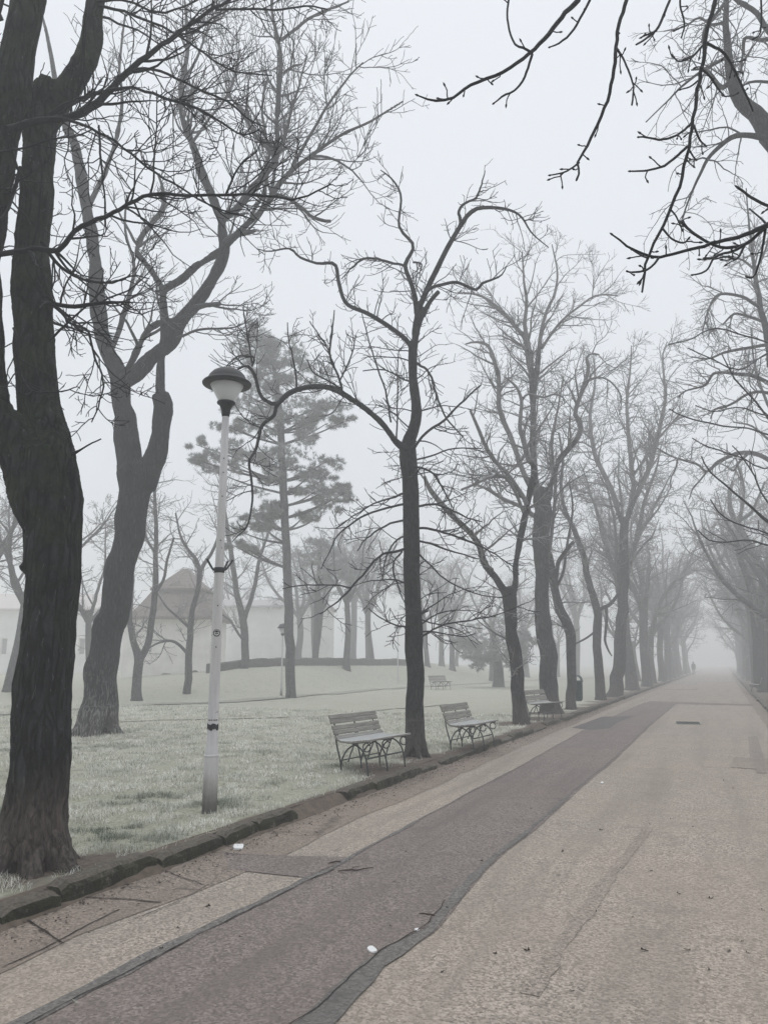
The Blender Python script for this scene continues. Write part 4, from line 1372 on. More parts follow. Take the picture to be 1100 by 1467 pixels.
# ---- crooked pale tree with a looping stub
T = Tree(31.6, 7, on_ground(860, 1003), 0.8)
T.limb([(860, 1006, 20), (860, 998, 16), (858, 964, 14), (855, 923, 12.5), (855, 900, 13), (856, 880, 12), (850, 857, 11), (845, 841, 10), (840, 820, 9.5), (837, 803, 9), (826, 770, 8), (818, 750, 7), (810, 732, 6), (803, 700, 5), (806, 660, 4), (800, 620, 3)])
T.limb([(856, 875, 8), (864, 870, 7), (873, 866, 7), (880, 858, 6.5), (885, 850, 5)], 0, -0.2)
T.limb([(868, 870, 6), (869, 885, 5.5), (867, 905, 5), (866, 918, 4.5), (871, 932, 3.5), (876, 940, 2)], -0.1, -0.3)
T.limb([(852, 905, 4), (838, 915, 3.5), (824, 922, 3)], 0, -0.3)
crownfill(T, [0, 1], 2.0, 1.7, 3.4, 0.7, 2.2, 0.35, (0, 0, -0.1), 0.07, 0.35, 0.010, 60, 0.17)
T.finish('bare_tree', 'crooked pale tree with a hanging broken stub, left of the two-limbed tree', None, M['bark_faded'], M['twig_frost_faded'])

# ---- tall two-limbed tree
T = Tree(34.8, 8, on_ground(882, 998), 0.85)
T.limb([(878, 1003, 32), (880, 996, 25), (884, 964, 21), (889, 909, 18.5), (892, 868, 17.5), (893, 814, 16.5), (894, 765, 14), (894, 742, 15)])
T.limb([(893, 755, 11), (886, 735, 9.5), (880, 713, 9), (870, 690, 8.5), (858, 666, 8), (850, 648, 7.5), (846, 615, 6), (846, 586, 5), (852, 545, 4), (850, 510, 2.5)], 0, 1.2)
T.limb([(894, 755, 11), (902, 732, 10), (913, 705, 9.5), (929, 672, 8.5), (938, 640, 7.5), (945, 611, 7), (953, 566, 5.5), (951, 540, 4), (949, 510, 3), (955, 490, 2)], 0, -1.0)
T.limb([(898, 745, 9), (907, 699, 9), (904, 670, 8.5), (902, 650, 8), (900, 627, 7), (898, 600, 6), (898, 566, 5), (902, 535, 3.5), (904, 495, 2)], 0, 0.2)
T.limb([(908, 680, 5), (925, 655, 4.5), (940, 632, 4), (965, 603, 4), (980, 585, 2.5)], 0, -1.5)
T.limb([(894, 870, 6), (884, 850, 6), (882, 800, 5.5), (880, 750, 5), (870, 700, 3)], 0, 0.6)
crownfill(T, range(1, 6), 2.1, 2.1, 3.4, 0.95, 2.6, 0.45, (0, 0, 0.3), 0.07, 0.1, 0.012, 46, 0.13)
P, Q = T.arr([0], 30)
lw = spawn(T.rng, P, Q, 2.6, 0.35, 1.0, 1.8, 70, 9, 0.2, (0, 0, -0.5), 0.1, rmin=0.010, rtip=0.008, lt=0, rmaxl=0.01)
T.crown.tubes(*lw, 4).tubes(*spawn(T.rng, *lw, 3, 0.2, 1, 0.6, 50, 6, 0.2, (0, 0, -0.2), 0.1, rmin=0.008, rtip=0.007), 3)
T.finish('bare_tree', 'tall tree whose trunk opens into two long limbs, last before the row fades', None, M['bark_faded'], M['twig_frost_faded'], voxel=0.05)

# ---- trees on the bank by the white house
for seed, base_px, D, limbs, lab in [
    (31, (197, 1004), 30.6, [
        [(196, 1009, 24), (197, 1000, 17), (197, 975, 14), (199, 950, 14), (197, 935, 12), (190, 915, 9.5), (187, 880, 8), (190, 835, 7), (186, 790, 5), (178, 740, 4), (182, 700, 2.5)],
        [(199, 955, 11), (204, 940, 10.5), (212, 925, 10), (217, 890, 9.5), (222, 850, 9), (224, 800, 7.5), (224, 750, 6), (222, 700, 4.5), (228, 665, 2.5)],
        [(222, 850, 5), (235, 830, 4.5), (240, 800, 4), (250, 770, 3)], [(224, 795, 4), (210, 770, 4), (205, 740, 3), (196, 715, 2)]],
     'forked misty tree standing before the left half of the white house'),
    (32, (268, 1001), 32.1, [
        [(268, 1006, 18), (268, 998, 13), (270, 960, 11), (272, 920, 10), (274, 895, 9), (276, 875, 8), (284, 845, 7.5), (286, 818, 7.5), (280, 800, 6), (268, 785, 5), (258, 765, 3.5), (252, 735, 2.5)],
        [(286, 822, 6), (294, 805, 5.5), (302, 795, 5), (312, 770, 4), (316, 735, 3), (322, 700, 2)],
        [(270, 938, 5), (258, 925, 4.5), (245, 918, 4), (225, 922, 3), (205, 935, 2)], [(272, 900, 4), (255, 885, 3.5), (238, 868, 3), (225, 850, 2)]],
     'slim misty tree standing before the arched door of the white house'),
    (33, (352, 992), 38.5, [
        [(352, 997, 20), (352, 988, 14), (351, 930, 11.5), (349, 890, 11), (340, 850, 8.5), (332, 800, 7.5), (325, 750, 6), (318, 700, 4), (322, 660, 2.5)],
        [(350, 888, 8), (358, 862, 6.5), (365, 840, 6), (372, 800, 5), (385, 760, 3.5), (388, 720, 2)],
        [(350, 920, 3.5), (340, 905, 3.5), (330, 890, 3), (318, 880, 2)]],
     'misty forked tree on the bank just right of the lamp post')]:
    b_ = on_ground(*base_px)
    T = Tree(float(np.dot(b_, fh)), seed, b_)
    for i, l in enumerate(limbs):
        T.limb(l, 0, (0, 0.6, -0.8, 0.5)[i])
    crownfill(T, None, 1.5, 1.9, 3.0, 0.8, 2.0, 0.4, (0, 0, 0.5), 0.08, 0.25, 0.012, 50, 0.15)
    T.finish('bare_tree', lab, None, M['bark_mist_faded'], M['twig_mist_faded'])


# ---- generic bare tree, real size, at the origin
def bare(seed, h, r, fork, spread=28, dens=1.0, lean=(0, 0), droop=0.0, rm=0.012, nl=4, detail=3):
    rng = np.random.default_rng(seed)
    trunk, crown = MB(), MB()
    fz = h * fork
    pts = np.array([[0, 0, -0.12, r * 1.55], [0, 0, 0.1, r * 1.25], [lean[0] * .1, lean[1] * .1, 0.6, r * 1.02],
                    [lean[0] * .5 + rng.normal() * .06, lean[1] * .5 + rng.normal() * .06, fz * 0.55, r * 0.88],
                    [lean[0], lean[1], fz, r * 0.85], [lean[0] * 1.2, lean[1] * 1.2, fz + 0.4, r * 0.7]])
    c = catmull(pts, 16)
    trunk.tubes(c[:, :3], c[:, 3], 10)
    top = c[-3, :3]
    az = rng.uniform(0, 6.28) + np.arange(nl) * 6.28 / nl + rng.normal(size=nl) * 0.3
    tilt = R(spread) * rng.uniform(0.5, 1.3, nl)
    d = np.stack([np.sin(tilt) * np.cos(az), np.sin(tilt) * np.sin(az), np.cos(tilt)], -1)
    ln = (h - fz) * rng.uniform(0.75, 1.02, nl)
    st = np.repeat(top[None], nl, 0) - np.array([0, 0, 0.25])
    P, Q = grow(rng, st, d, ln, np.full(nl, r * 0.6), np.full(nl, 0.02), 18, 0.10, np.array([0, 0, 1.0]), 0.05)
    trunk.tubes(P, Q, 8)
    sub = spawn(rng, P, Q, 0.7, 0.12, 0.9, h * 0.26, 42, 12, 0.12, (0, 0, 0.8 - droop), 0.06, rk=0.6, rmin=0.02, rtip=0.012, lt=0.4)
    trunk.tubes(*sub, 6)
    PP = [np.concatenate([catm_rs(P, 12), sub[0]]), np.concatenate([catm_rs(Q[..., None], 12)[..., 0], sub[1]])]
    a1 = spawn(rng, *PP, 3.6 * dens, 0.08, 1.0, h * 0.105, 46, 8, 0.14, (0, 0, 0.4 - droop), 0.08, rmin=rm, rtip=rm * .7)
    a2 = spawn(rng, *a1, 5.0 * dens, 0.12, 1.0, h * 0.05, 44, 6, 0.15, (0, 0, 0.3 - droop), 0.08, rmin=rm * .75, rtip=rm * .6)
    crown.tubes(*a1, 4).tubes(*a2, 3)
    if detail > 2:
        a3 = spawn(rng, *a2, 4.0 * dens, 0.2, 1.0, h * 0.026, 44, 4, 0.15, (0, 0, 0.2 - droop), 0.08, rmin=rm * .65, rtip=rm * .55)
        crown.tubes(*a3, 3)
    lo = spawn(rng, c[None, :, :3], c[None, :, 3], 1.6, 0.4, 0.95, h * 0.11, 70, 9, 0.2, (0, 0, -0.4), 0.1, rmin=rm, rtip=rm * .7, lt=0)
    crown.tubes(*lo, 4).tubes(*spawn(rng, *lo, 3, 0.2, 1, h * 0.04, 50, 6, 0.2, (0, 0, -0.2), 0.1, rmin=rm * .75, rtip=rm * .6), 3)
    return trunk.mesh('trunk'), crown.mesh('crown')


def catm_rs(A, n):
    m = A.shape[1]
    f = np.linspace(0, m - 1, n)
    i = np.minimum(f.astype(int), m - 2)
    u = (f - i)[None, :, None]
    return A[:, i] * (1 - u) + A[:, i + 1] * u


KINDS = [bare(101, 14.0, 0.30, 0.34, 26, 1.0, (0.1, 0.15), 0.2, 0.014),
         bare(102, 12.5, 0.26, 0.28, 30, 1.0, (-0.2, 0.1), 0.4, 0.014),
         bare(103, 15.0, 0.33, 0.38, 24, 1.0, (0.15, -0.2), 0.3, 0.014),
         bare(104, 10.0, 0.19, 0.36, 32, 1.0, (0.25, 0.2), 0.1, 0.013),
         bare(105, 9.0, 0.17, 0.42, 34, 1.0, (-0.35, 0.15), 0.0, 0.013)]
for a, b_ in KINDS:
    a.materials.append(M['bark_mist_faded'])
    b_.materials.append(M['twig_mist_faded'])


def plant(kind, x, y, rz, s, label, group=None, z=None):
    e = empty('bare_tree', (x, y, gz(x, y) if z is None else z), rz, label, 'tree', group)
    e.scale = (s, s, s)
    link('trunk', KINDS[kind][0], None, e)
    link('crown', KINDS[kind][1], None, e)
    return e


r_ = random.Random(5)
for i, y in enumerate([44.6, 52.5, 60, 67.5, 75, 83, 91, 100, 110, 121]):
    plant([2, 0, 1, 0, 2, 1, 0, 2, 0, 1][i], -4.62 + r_.uniform(-.15, .15), y, r_.uniform(0, 6), r_.uniform(0.88, 1.05),
          'bare tree fading into the fog far down the left side of the avenue', 'far trees of the left avenue row')
for i, y in enumerate([35.5, 51.0, 58.5, 66, 74, 82, 90, 99, 109, 120]):
    plant([1, 0, 2, 1, 0, 2, 1, 0, 2, 1][i], 2.1 + r_.uniform(-.12, .12), y, r_.uniform(0, 6), r_.uniform(0.85, 1.0),
          'bare tree fading into the fog down the right side of the avenue', 'far trees of the right avenue row', z=0.07)
# bank and woodland trees in the mist
for i, (px, py, k, s, lab) in enumerate([
    (12, 1003, 3, 1.05, 'misty spreading tree half hidden behind the dark forked trunk'),
    (-70, 1000, 0, 0.8, 'misty tree at the far left edge, beyond the mossy trunk'),
    (128, 993, 3, 0.9, 'misty tree between the mossy trunk and the leaning grey tree'),
    (451, 984, 4, 1.0, 'thin misty tree on the bank right of the tall pine'),
    (496, 985, 4, 1.15, 'bent misty tree on the bank, midway from the pine to the dark tree'),
    (533, 979, 4, 1.05, 'misty tree on the bank just left of the dark slender tree'),
    (612, 978, 3, 1.0, 'faint slim tree seen just right of the dark slender trunk'),
    (648, 977, 0, 0.75, 'faint broad tree above the second bench, behind the distant lawn bench')]):
    p = on_ground(px, py)
    plant(k, p[0], p[1], i * 1.3 + 0.4, s, lab)
for i in range(16):
    px = 330 + i * 42 + r_.uniform(-14, 14)
    D = r_.uniform(56, 84)
    q = atd(px, 950, D)
    plant(r_.randrange(4), q[0], q[1], r_.uniform(0, 6), r_.uniform(0.75, 1.1),
          'faint tree in the misty woodland beyond the lawn', 'woodland trees beyond the lawn')

# ---- the near right tree whose twigs hang into the top of the picture (trunk outside the frame)
b0 = np.array([2.35, 3.6, 0.07])
T = Tree(4.3, 41, b0)


def wl(T, pts, thick=True, n=20):
    c = catmull(np.array(pts, float), n)
    T.limbs.append((c[:, :3], c[:, 3], thick))


wl(T, [(2.35, 3.6, -0.1, 0.33), (2.35, 3.6, 0.15, 0.27), (2.36, 3.62, 1.2, 0.23), (2.4, 3.6, 2.6, 0.22), (2.36, 3.66, 3.6, 0.2), (2.25, 3.8, 5.0, 0.16), (2.1, 4.0, 7.0, 0.11), (2.0, 4.2, 9.0, 0.06), (1.9, 4.3, 10.5, 0.03)])
pe = atd(1100, 322, 4.3)
wl(T, [(2.36, 3.66, 3.4, 0.12), (1.9, 3.95, 3.7, 0.07), (*((np.array([1.9, 3.95, 3.7]) + pe) / 2 + [0, 0, .05]), 0.035), (*pe, 0.019)])
p1 = atd(1024, 0, 4.3)
wl(T, [(2.2, 3.9, 5.2, 0.1), (1.5, 4.1, 5.75, 0.06), (0.8, 4.2, 5.7, 0.03), (*(p1 + [0.1, 0, 0.35]), 0.018), (*p1, 0.0135)])
p2 = atd(897, 0, 4.5)
wl(T, [(1.5, 4.1, 5.75, 0.05), (0.9, 4.2, 5.95, 0.03), (*(p2 + [0.2, 0, 0.4]), 0.015), (*p2, 0.011)])
p3 = atd(828, 0, 4.4)
wl(T, [(1.5, 4.1, 5.75, 0.05), (0.5, 4.15, 6.0, 0.03), (*(p3 + [0.3, 0, 0.35]), 0.018), (*p3, 0.0155)])
k0 = len(T.limbs)
for p, a, b_ in [
    ([(828, 0, 8), (807, 21, 7), (783, 52, 6.5), (760, 76, 5.5), (722, 102, 5), (675, 121, 4.5), (651, 139, 4), (623, 144, 3.5), (599, 137, 2)], 0.1, -0.3),
    ([(762, 78, 4), (750, 113, 3.5), (736, 130, 3), (721, 137, 3), (708, 147, 2)], -0.1, -0.2),
    ([(762, 76, 4), (748, 68, 3.5), (736, 61, 3), (727, 28, 3), (729, -10, 3)], -0.1, 0.1),
    ([(848, -10, 4), (845, 0, 4), (821, 43, 3.5), (803, 60, 3), (788, 68, 2)], 0.1, -0.1),
    ([(897, 0, 6), (885, 38, 5.5), (880, 90, 5.5), (868, 147, 5), (845, 199, 4.5), (836, 218, 4), (828, 234, 3.5), (830, 246, 3), (827, 257, 3.5)], 0.2, -0.1),
    ([(829, 233, 3), (810, 246, 2.6), (788, 251, 2)], 0, -0.15),
    ([(882, 68, 4), (893, 85, 3), (901, 104, 3), (907, 125, 2.6), (905, 149, 3)], 0.1, -0.1),
    ([(1024, 0, 7), (1017, 25, 6.5), (1010, 55, 6.5), (1004, 104, 6), (995, 153, 5.5), (986, 213, 5), (971, 273, 5), (949, 325, 4.5), (927, 371, 4), (922, 400, 3.5), (921, 416, 3)], 0, -0.4),
    ([(1011, 62, 5), (1023, 68, 4.5), (1036, 76, 4.5), (1050, 98, 4), (1066, 131, 3.5), (1077, 156, 2.5)], 0, 0.3),
    ([(1005, 100, 4), (1015, 108, 3.5), (1023, 120, 3.2), (1036, 137, 2.5), (1043, 138, 2)], 0, 0.2),
    ([(991, 175, 4.5), (974, 191, 3.5), (949, 200, 3.5), (930, 197, 3), (915, 196, 2.4)], -0.1, -0.35),
    ([(984, 210, 4.5), (963, 229, 4), (950, 238, 4), (941, 241, 3.5), (922, 245, 3), (903, 245, 2.4)], -0.1, -0.3),
    ([(1007, 64, 3.5), (990, 82, 3), (972, 88, 2.5), (963, 80, 2)], 0, -0.2),
    ([(992, 177, 3.5), (1001, 199, 3), (1010, 209, 2.6)], -0.1, 0.1),
    ([(986, 213, 3), (993, 225, 2.6), (997, 229, 2.4)], -0.1, 0),
    ([(1000, 115, 3), (988, 124, 2.5), (975, 128, 2)], 0, 0.1),
    ([(949, 328, 3.5), (962, 342, 3), (978, 348, 3), (985, 343, 2.4)], -0.3, -0.4),
    ([(928, 370, 3), (918, 366, 2.5), (905, 358, 2)], -0.3, -0.2),
    ([(1100, 322, 9.5), (1069, 335, 7), (1031, 346, 6), (990, 357, 5), (944, 368, 4.5), (925, 365, 4), (900, 354, 3.5), (878, 336, 2.4)], 0, -0.4),
    ([(1098, 323, 6), (1069, 349, 5.5), (1040, 355, 5), (1017, 349, 4.5), (995, 335, 4.5), (975, 318, 4)], 0, 0.25),
    ([(1066, 350, 5), (1050, 360, 4.5), (1036, 363, 4), (1020, 370, 4), (1009, 370, 4)], 0, -0.2),
    ([(1066, 352, 4), (1055, 371, 3.5), (1040, 368, 3), (1022, 372, 3)], 0, -0.3),
    ([(1023, 366, 3.5), (1014, 384, 3), (1005, 391, 3), (992, 394, 2.4)], -0.1, -0.2),
    ([(1096, 326, 4.5), (1093, 345, 4), (1088, 371, 3.5), (1080, 395, 2.6), (1072, 397, 2)], 0, 0.1),
    ([(1120, 300, 6), (1100, 295, 5), (1077, 284, 4.5), (1065, 275, 4), (1055, 268, 4)], 0.2, 0.1),
    ([(1096, 320, 4), (1086, 310, 3), (1074, 300, 2.5)], 0, 0.2),
    ([(961, -10, 4), (959, 0, 4), (950, 22, 4), (941, 41, 4), (925, 55, 3.2), (912, 63, 3)], 0.3, 0.1),
    ([(974, -8, 3), (974, 8, 3), (980, 35, 2.6), (976, 52, 2.4)], 0.3, 0.3),
    ([(1089, -5, 3), (1090, 20, 3), (1088, 48, 2.6), (1080, 55, 2)], 0.3, 0.4),
    ([(944, 368, 4), (935, 380, 3.5), (922, 388, 3.5), (905, 390, 3), (898, 389, 2.4)], -0.3, -0.5),
    ([(960, 300, 3), (968, 310, 2.5), (976, 328, 2)], -0.2, -0.1)]:
    T.limb(p, a, b_, thick=False, jit=0.005)
P, Q = T.arr(range(k0, len(T.limbs)), 30)
a1 = spawn(T.rng, P, Q, 6.0, 0.1, 0.95, 0.075, 52, 4, 0.2, (0, 0, 0.5), 0.2, rmin=0.0042, rtip=0.0036, lt=0.1)
T.crown.tubes(*a1, 5)
# plump buds at the twig tips
tips = [(p[-1], p[-1] - p[-2]) for p, r, th in T.limbs[k0:]] + [(p[-1], p[-1] - p[-2]) for p in a1[0]]
tp = np.array([t[0] for t in tips])
td = unit(np.array([t[1] for t in tips]))
bl = np.linspace(-0.2, 1, 5)
T.crown.tubes(tp[:, None] + td[:, None] * bl[None, :, None] * 0.024, np.tile(np.array([0.003, 0.0062, 0.0066, 0.004, 0.0006]), (len(tp), 1)), 5)
P0, Q0 = T.arr([0], 30)
u = spawn(T.rng, P0, Q0, 1.8, 0.62, 1.0, 2.0, 60, 10, 0.12, (0.25, -0.25, 0.3), 0.1, rmin=0.015, rtip=0.006)
T.crown.tubes(*u, 5).tubes(*spawn(T.rng, *u, 3.5, 0.2, 1, 0.6, 45, 7, 0.15, UP, 0.08, rmin=0.006, rtip=0.004), 4)
T.finish('bare_tree', 'near tree at the right whose black budded twigs hang into the sky at top right', None, M['bark_mid'], M['twig_near'])

# ---- second right-hand tree: grey limb slanting into the top right corner
b0 = np.array([2.1, 13.2, 0.07])
T = Tree(12.9, 42, b0, 0.85)
pA = atd(1100, 190, 12.9)
wl(T, [(2.1, 13.2, -0.1, 0.42), (2.1, 13.2, 0.2, 0.34), (2.15, 13.2, 1.6, 0.29), (2.2, 13.3, 3.6, 0.28), (2.15, 13.4, 5.6, 0.27), (*(pA + [0.75, 0.1, -1.6]), 0.27), (*(pA + [0.3, 0.05, -0.5]), 0.24), (*pA, 0.21)])
T.limb([(1110, 203, 40), (1100, 190, 38), (1085, 166, 30), (1064, 145, 26), (1047, 115, 20), (1042, 82, 15), (1039, 41, 12), (1040, 0, 9), (1036, -60, 6), (1040, -110, 4)])
T.limb([(1112, 205, 16), (1100, 199, 14), (1077, 194, 10.5), (1053, 195, 9.5), (1034, 207, 8.5), (1015, 226, 6.5), (1001, 251, 5), (987, 284, 3.5), (974, 322, 2)], -0.1, -0.9)
T.limb([(1044, 118, 9), (1036, 125, 8.5), (1028, 122, 8), (1015, 104, 7), (1008, 98, 5), (990, 100, 3)], 0, -0.9)
T.limb([(1042, 80, 7), (1025, 90, 6), (1000, 105, 5), (975, 125, 4), (950, 150, 2.5), (925, 175, 2)], 0, -1.3)
T.limb([(1040, 30, 6), (1020, 35, 5), (1000, 25, 4), (980, 38, 3), (950, 45, 2)], 0, 0.9)
T.limb([(1041, 0, 8), (1030, 15, 6), (1010, 40, 5), (1005, 60, 4)], 0, -0.5)
T.limb([(1115, 60, 12), (1100, 46, 10), (1085, 19, 9), (1055, 0, 8), (1030, -30, 5)], 0.3, 0.6)
T.limb([(1110, 55, 8), (1090, 58, 7), (1070, 53, 6), (1064, 60, 5), (1063, 80, 4), (1060, 105, 3)], 0.2, -0.6)
T.limb([(1120, 120, 6), (1085, 117, 5), (1066, 122, 3.5), (1060, 130, 2)], 0, -0.6)
pB = atd(1130, 60, 13.2)
wl(T, [(*(pA + [0.3, 0.05, -0.5]), 0.18), (*(pA + [0.5, 0.2, 0.8]), 0.14), (*pB, 0.11), (*(pB + [0.4, 0, 1.5]), 0.07), (*(pB + [0.5, 0.3, 3.2]), 0.03)])
for x, y in ((1.0, 1.2), (1.6, -0.4), (0.5, -1.2)):
    wl(T, [(2.2, 13.4, 5.3, 0.14), (2.2 + x * .6, 13.4 + y * .6, 7.0, 0.1), (2.2 + x * 1.4, 13.4 + y * 1.4, 9.5, 0.05), (2.2 + x * 2, 13.4 + y * 2, 11.5, 0.02)])
P, Q = T.arr(range(1, len(T.limbs)), 30)
r = T.rng
a1 = spawn(r, P, Q, 4.6, 0.15, 1.0, 1.3, 55, 11, 0.14, (-0.35, -0.1, -0.75), 0.15, rmin=0.007, rtip=0.0045, lt=0.35, rmaxl=0.012)
a2 = spawn(r, *a1, 5.6, 0.12, 1.0, 0.5, 46, 7, 0.16, (0, 0, -0.2), 0.1, rmin=0.005, rtip=0.004)
a3 = spawn(r, *a2, 3.0, 0.2, 1.0, 0.22, 46, 5, 0.16, (0, 0, 0.4), 0.1, rmin=0.0042, rtip=0.0038)
T.crown.tubes(*a1, 5).tubes(*a2, 4).tubes(*a3, 3)
# thin long dark sprays hanging low at the right edge
for p, a, b_ in [
    ([(1180, 650, 4), (1100, 623, 3.4), (1064, 613, 3), (1023, 608, 3), (982, 598, 2.6), (959, 585, 2)], -2.2, -3.2),
    ([(1180, 520, 4), (1100, 492, 3.2), (1064, 480, 3), (1023, 471, 2.8), (987, 486, 2.4), (957, 493, 2)], -2.2, -3.0),
    ([(1180, 820, 6), (1100, 748, 5), (1085, 735, 4.5), (1053, 707, 4), (1017, 675, 3), (1004, 653, 2.2)], -2.6, -3.5),
    ([(1190, 720, 6), (1100, 598, 4), (1075, 568, 3.4), (1053, 544, 3), (1034, 508, 2)], -2.4, -3.0),
    ([(1180, 800, 5), (1100, 764, 3.6), (1073, 756, 3.2), (1049, 747, 3), (1029, 735, 2.6), (1018, 716, 2.2)], -2.6, -3.5),
    ([(1180, 800, 5), (1100, 781, 3.6), (1073, 774, 3.2), (1038, 776, 3), (1015, 774, 2.6), (999, 759, 2)], -2.6, -3.4),
    ([(1180, 790, 5), (1100, 720, 3.4), (1080, 680, 3), (1062, 655, 2.5), (1048, 638, 2)], -2.6, -3.0),
    ([(1180, 640, 5), (1100, 670, 3), (1060, 655, 2.6), (1020, 642, 2.4), (992, 628, 2)], -2.4, -3.4),
    ([(1180, 600, 5), (1100, 596, 3), (1060, 583, 2.6), (1025, 590, 2.4), (996, 581, 2)], -2.4, -3.4),
    ([(1180, 470, 5), (1100, 505, 3), (1060, 530, 2.6), (1020, 515, 2.4), (984, 498, 2)], -2.2, -3.4)]:
    T.limb(p, a, b_, thick=False, jit=0.005)
P, Q = T.arr(range(len(T.limbs) - 10, len(T.limbs)), 30)
T.crown.tubes(*spawn(r, P, Q, 2.4, 0.25, 1.0, 0.55, 38, 8, 0.10, (-0.3, 0, 0.6), 0.1, rmin=0.005, rtip=0.0042), 4)
for i, (ex, ey) in enumerate([(1180, 650), (1180, 520), (1180, 810), (1190, 720), (1180, 600), (1180, 470)]):
    q = atd(ex, ey, 12.9 - 2.3)
    wl(T, [(2.2, 13.35, 3.0 + i * 0.35, 0.06), (*((np.array([2.2, 13.35, 3.2 + i * 0.35]) + q) / 2 + [0.2, 0, 0.25]), 0.04), (*q, 0.018)], thick=False)
T.finish('bare_tree', 'grey tree at the right whose thick limb slants into the top right corner', None, M['bark_mid'], M['twig_mid'])

# ---- third and fourth right-hand trees, trunks just outside the frame
b0 = np.array([2.05, 21.0, 0.07])
T = Tree(20.2, 43, b0, 0.8)
q = atd(1102, 510, 20.2)
wl(T, [(2.05, 21, -0.1, 0.36), (2.05, 21, 0.2, 0.3), (2.1, 21, 2.0, 0.25), (2.1, 21.1, 5.0, 0.22), (*(q + [0.35, 0, -1.2]), 0.19), (*q, 0.13)])
T.limb([(1103, 525, 15), (1102, 503, 14), (1096, 467, 12.5), (1088, 440, 11), (1083, 405, 9), (1079, 375, 7), (1075, 345, 5), (1070, 300, 3), (1068, 270, 2)])
for p, a, b_ in [
    ([(1089, 442, 7), (1076, 433, 6.5), (1064, 426, 6), (1036, 421, 5.5), (1022, 428, 4), (1012, 450, 3), (1005, 480, 2)], 0, -0.9),
    ([(1094, 462, 6), (1080, 456, 6), (1064, 451, 5.5), (1050, 450, 4.5), (1035, 465, 3)], 0, 0.8),
    ([(1103, 494, 7), (1085, 496, 6.5), (1069, 499, 6), (1036, 505, 5), (1015, 514, 3.5), (990, 511, 2.2)], 0, -0.9),
    ([(1110, 560, 9), (1100, 549, 8.5), (1077, 538, 7.5), (1050, 535, 6.5), (1036, 533, 6), (1022, 535, 5.5), (1015, 545, 5), (1010, 552, 4.5), (995, 556, 3.6), (982, 560, 3), (970, 570, 2)], 0, -1.2),
    ([(1110, 566, 7), (1090, 561, 6), (1070, 565, 5.5), (1053, 576, 5), (1035, 584, 4), (1023, 587, 3.4), (1017, 600, 2)], 0, -0.6),
    ([(1080, 385, 5), (1062, 372, 4), (1040, 368, 3), (1015, 360, 2)], 0, -0.8),
    ([(1080, 390, 5), (1095, 360, 4), (1105, 320, 3)], 0, 0.6),
    ([(1100, 470, 6), (1110, 430, 5), (1118, 380, 4), (1115, 330, 2.5)], 0, 0.6)]:
    T.limb(p, a, b_)
crownfill(T, range(1, len(T.limbs)), 2.6, 1.25, 4.0, 0.55, 2.6, 0.28, (-0.1, 0, 0.1), 0.07, 0.1, 0.008, 52, 0.16)
T.finish('bare_tree', 'twiggy tree at the right edge, its crooked grey limbs at mid height', None, M['bark_faded'], M['twig_frost_faded'])

b0 = np.array([2.0, 28.4, 0.07])
T = Tree(27.0, 44, b0, 0.75)
q = atd(1112, 680, 27)
wl(T, [(2.0, 28.4, -0.1, 0.36), (2.0, 28.4, 0.2, 0.3), (2.02, 28.4, 2.0, 0.25), (2.05, 28.4, 4.2, 0.22), (*(q + [0.3, 0, -0.2]), 0.2), (*(q + [0.35, 0.1, 2]), 0.17), (*(q + [0.2, 0.2, 4.5]), 0.1), (*(q + [0.1, 0.2, 6.5]), 0.03)])
for p, a, b_ in [
    ([(1130, 690, 12), (1112, 668, 11), (1100, 658, 10), (1077, 649, 9.5), (1058, 649, 8.5), (1047, 653, 8), (1028, 662, 7), (1012, 675, 5.5), (1000, 666, 5), (982, 660, 4.5), (960, 653, 3.5), (941, 642, 2.4)], 0, -0.9),
    ([(1070, 651, 6), (1058, 662, 5.5), (1050, 674, 4.5), (1040, 668, 3), (1025, 662, 2)], -0.2, 0.8),
    ([(1012, 675, 4), (1003, 687, 3.5), (992, 700, 3), (987, 715, 2)], -0.6, -0.8),
    ([(970, 657, 3.5), (967, 672, 3), (961, 684, 2.6), (960, 700, 2)], -0.8, -1.0),
    ([(1112, 600, 7), (1095, 570, 6), (1080, 520, 4.5), (1075, 470, 3)], 0, 0.6),
    ([(1112, 640, 6), (1095, 625, 5), (1075, 610, 4), (1050, 605, 3)], 0, 0.9)]:
    T.limb(p, a, b_)
crownfill(T, range(0, len(T.limbs)), 2.0, 1.4, 3.6, 0.6, 2.6, 0.3, (0, 0, 0.1), 0.07, 0.3, 0.009, 55, 0.16)
T.finish('bare_tree', 'tree at the right edge with a limb arching over the avenue', None, M['bark_faded'], M['twig_frost_faded'])

# ---- right-hand tree with the swept double trunk beside the kerb
b0 = np.array([2.02, 45.6, 0.07])
T = Tree(float(np.dot(b0, fh)), 45, b0)
T.limb([(1097, 993, 30), (1096, 985, 23), (1094, 950, 20), (1092, 908, 19), (1094, 870, 19), (1093, 830, 17), (1088, 812, 15), (1080, 797, 13), (1070, 778, 11), (1061, 760, 10), (1052, 745, 9), (1045, 730, 8), (1044, 715, 6), (1048, 690, 4)])
T.limb([(1089, 985, 22), (1086, 950, 16), (1083, 908, 15), (1078, 860, 14), (1073, 835, 13), (1066, 815, 11), (1058, 790, 9), (1058, 750, 7), (1065, 710, 5), (1060, 670, 3)], 0.1, 0.9)
T.limb([(1055, 748, 6), (1066, 742, 5.5), (1075, 735, 5), (1085, 715, 4), (1095, 690, 3)], 0, -0.9)
T.limb([(1093, 830, 11), (1102, 800, 10), (1110, 760, 9), (1112, 700, 6), (1106, 640, 3)], 0, 0.5)
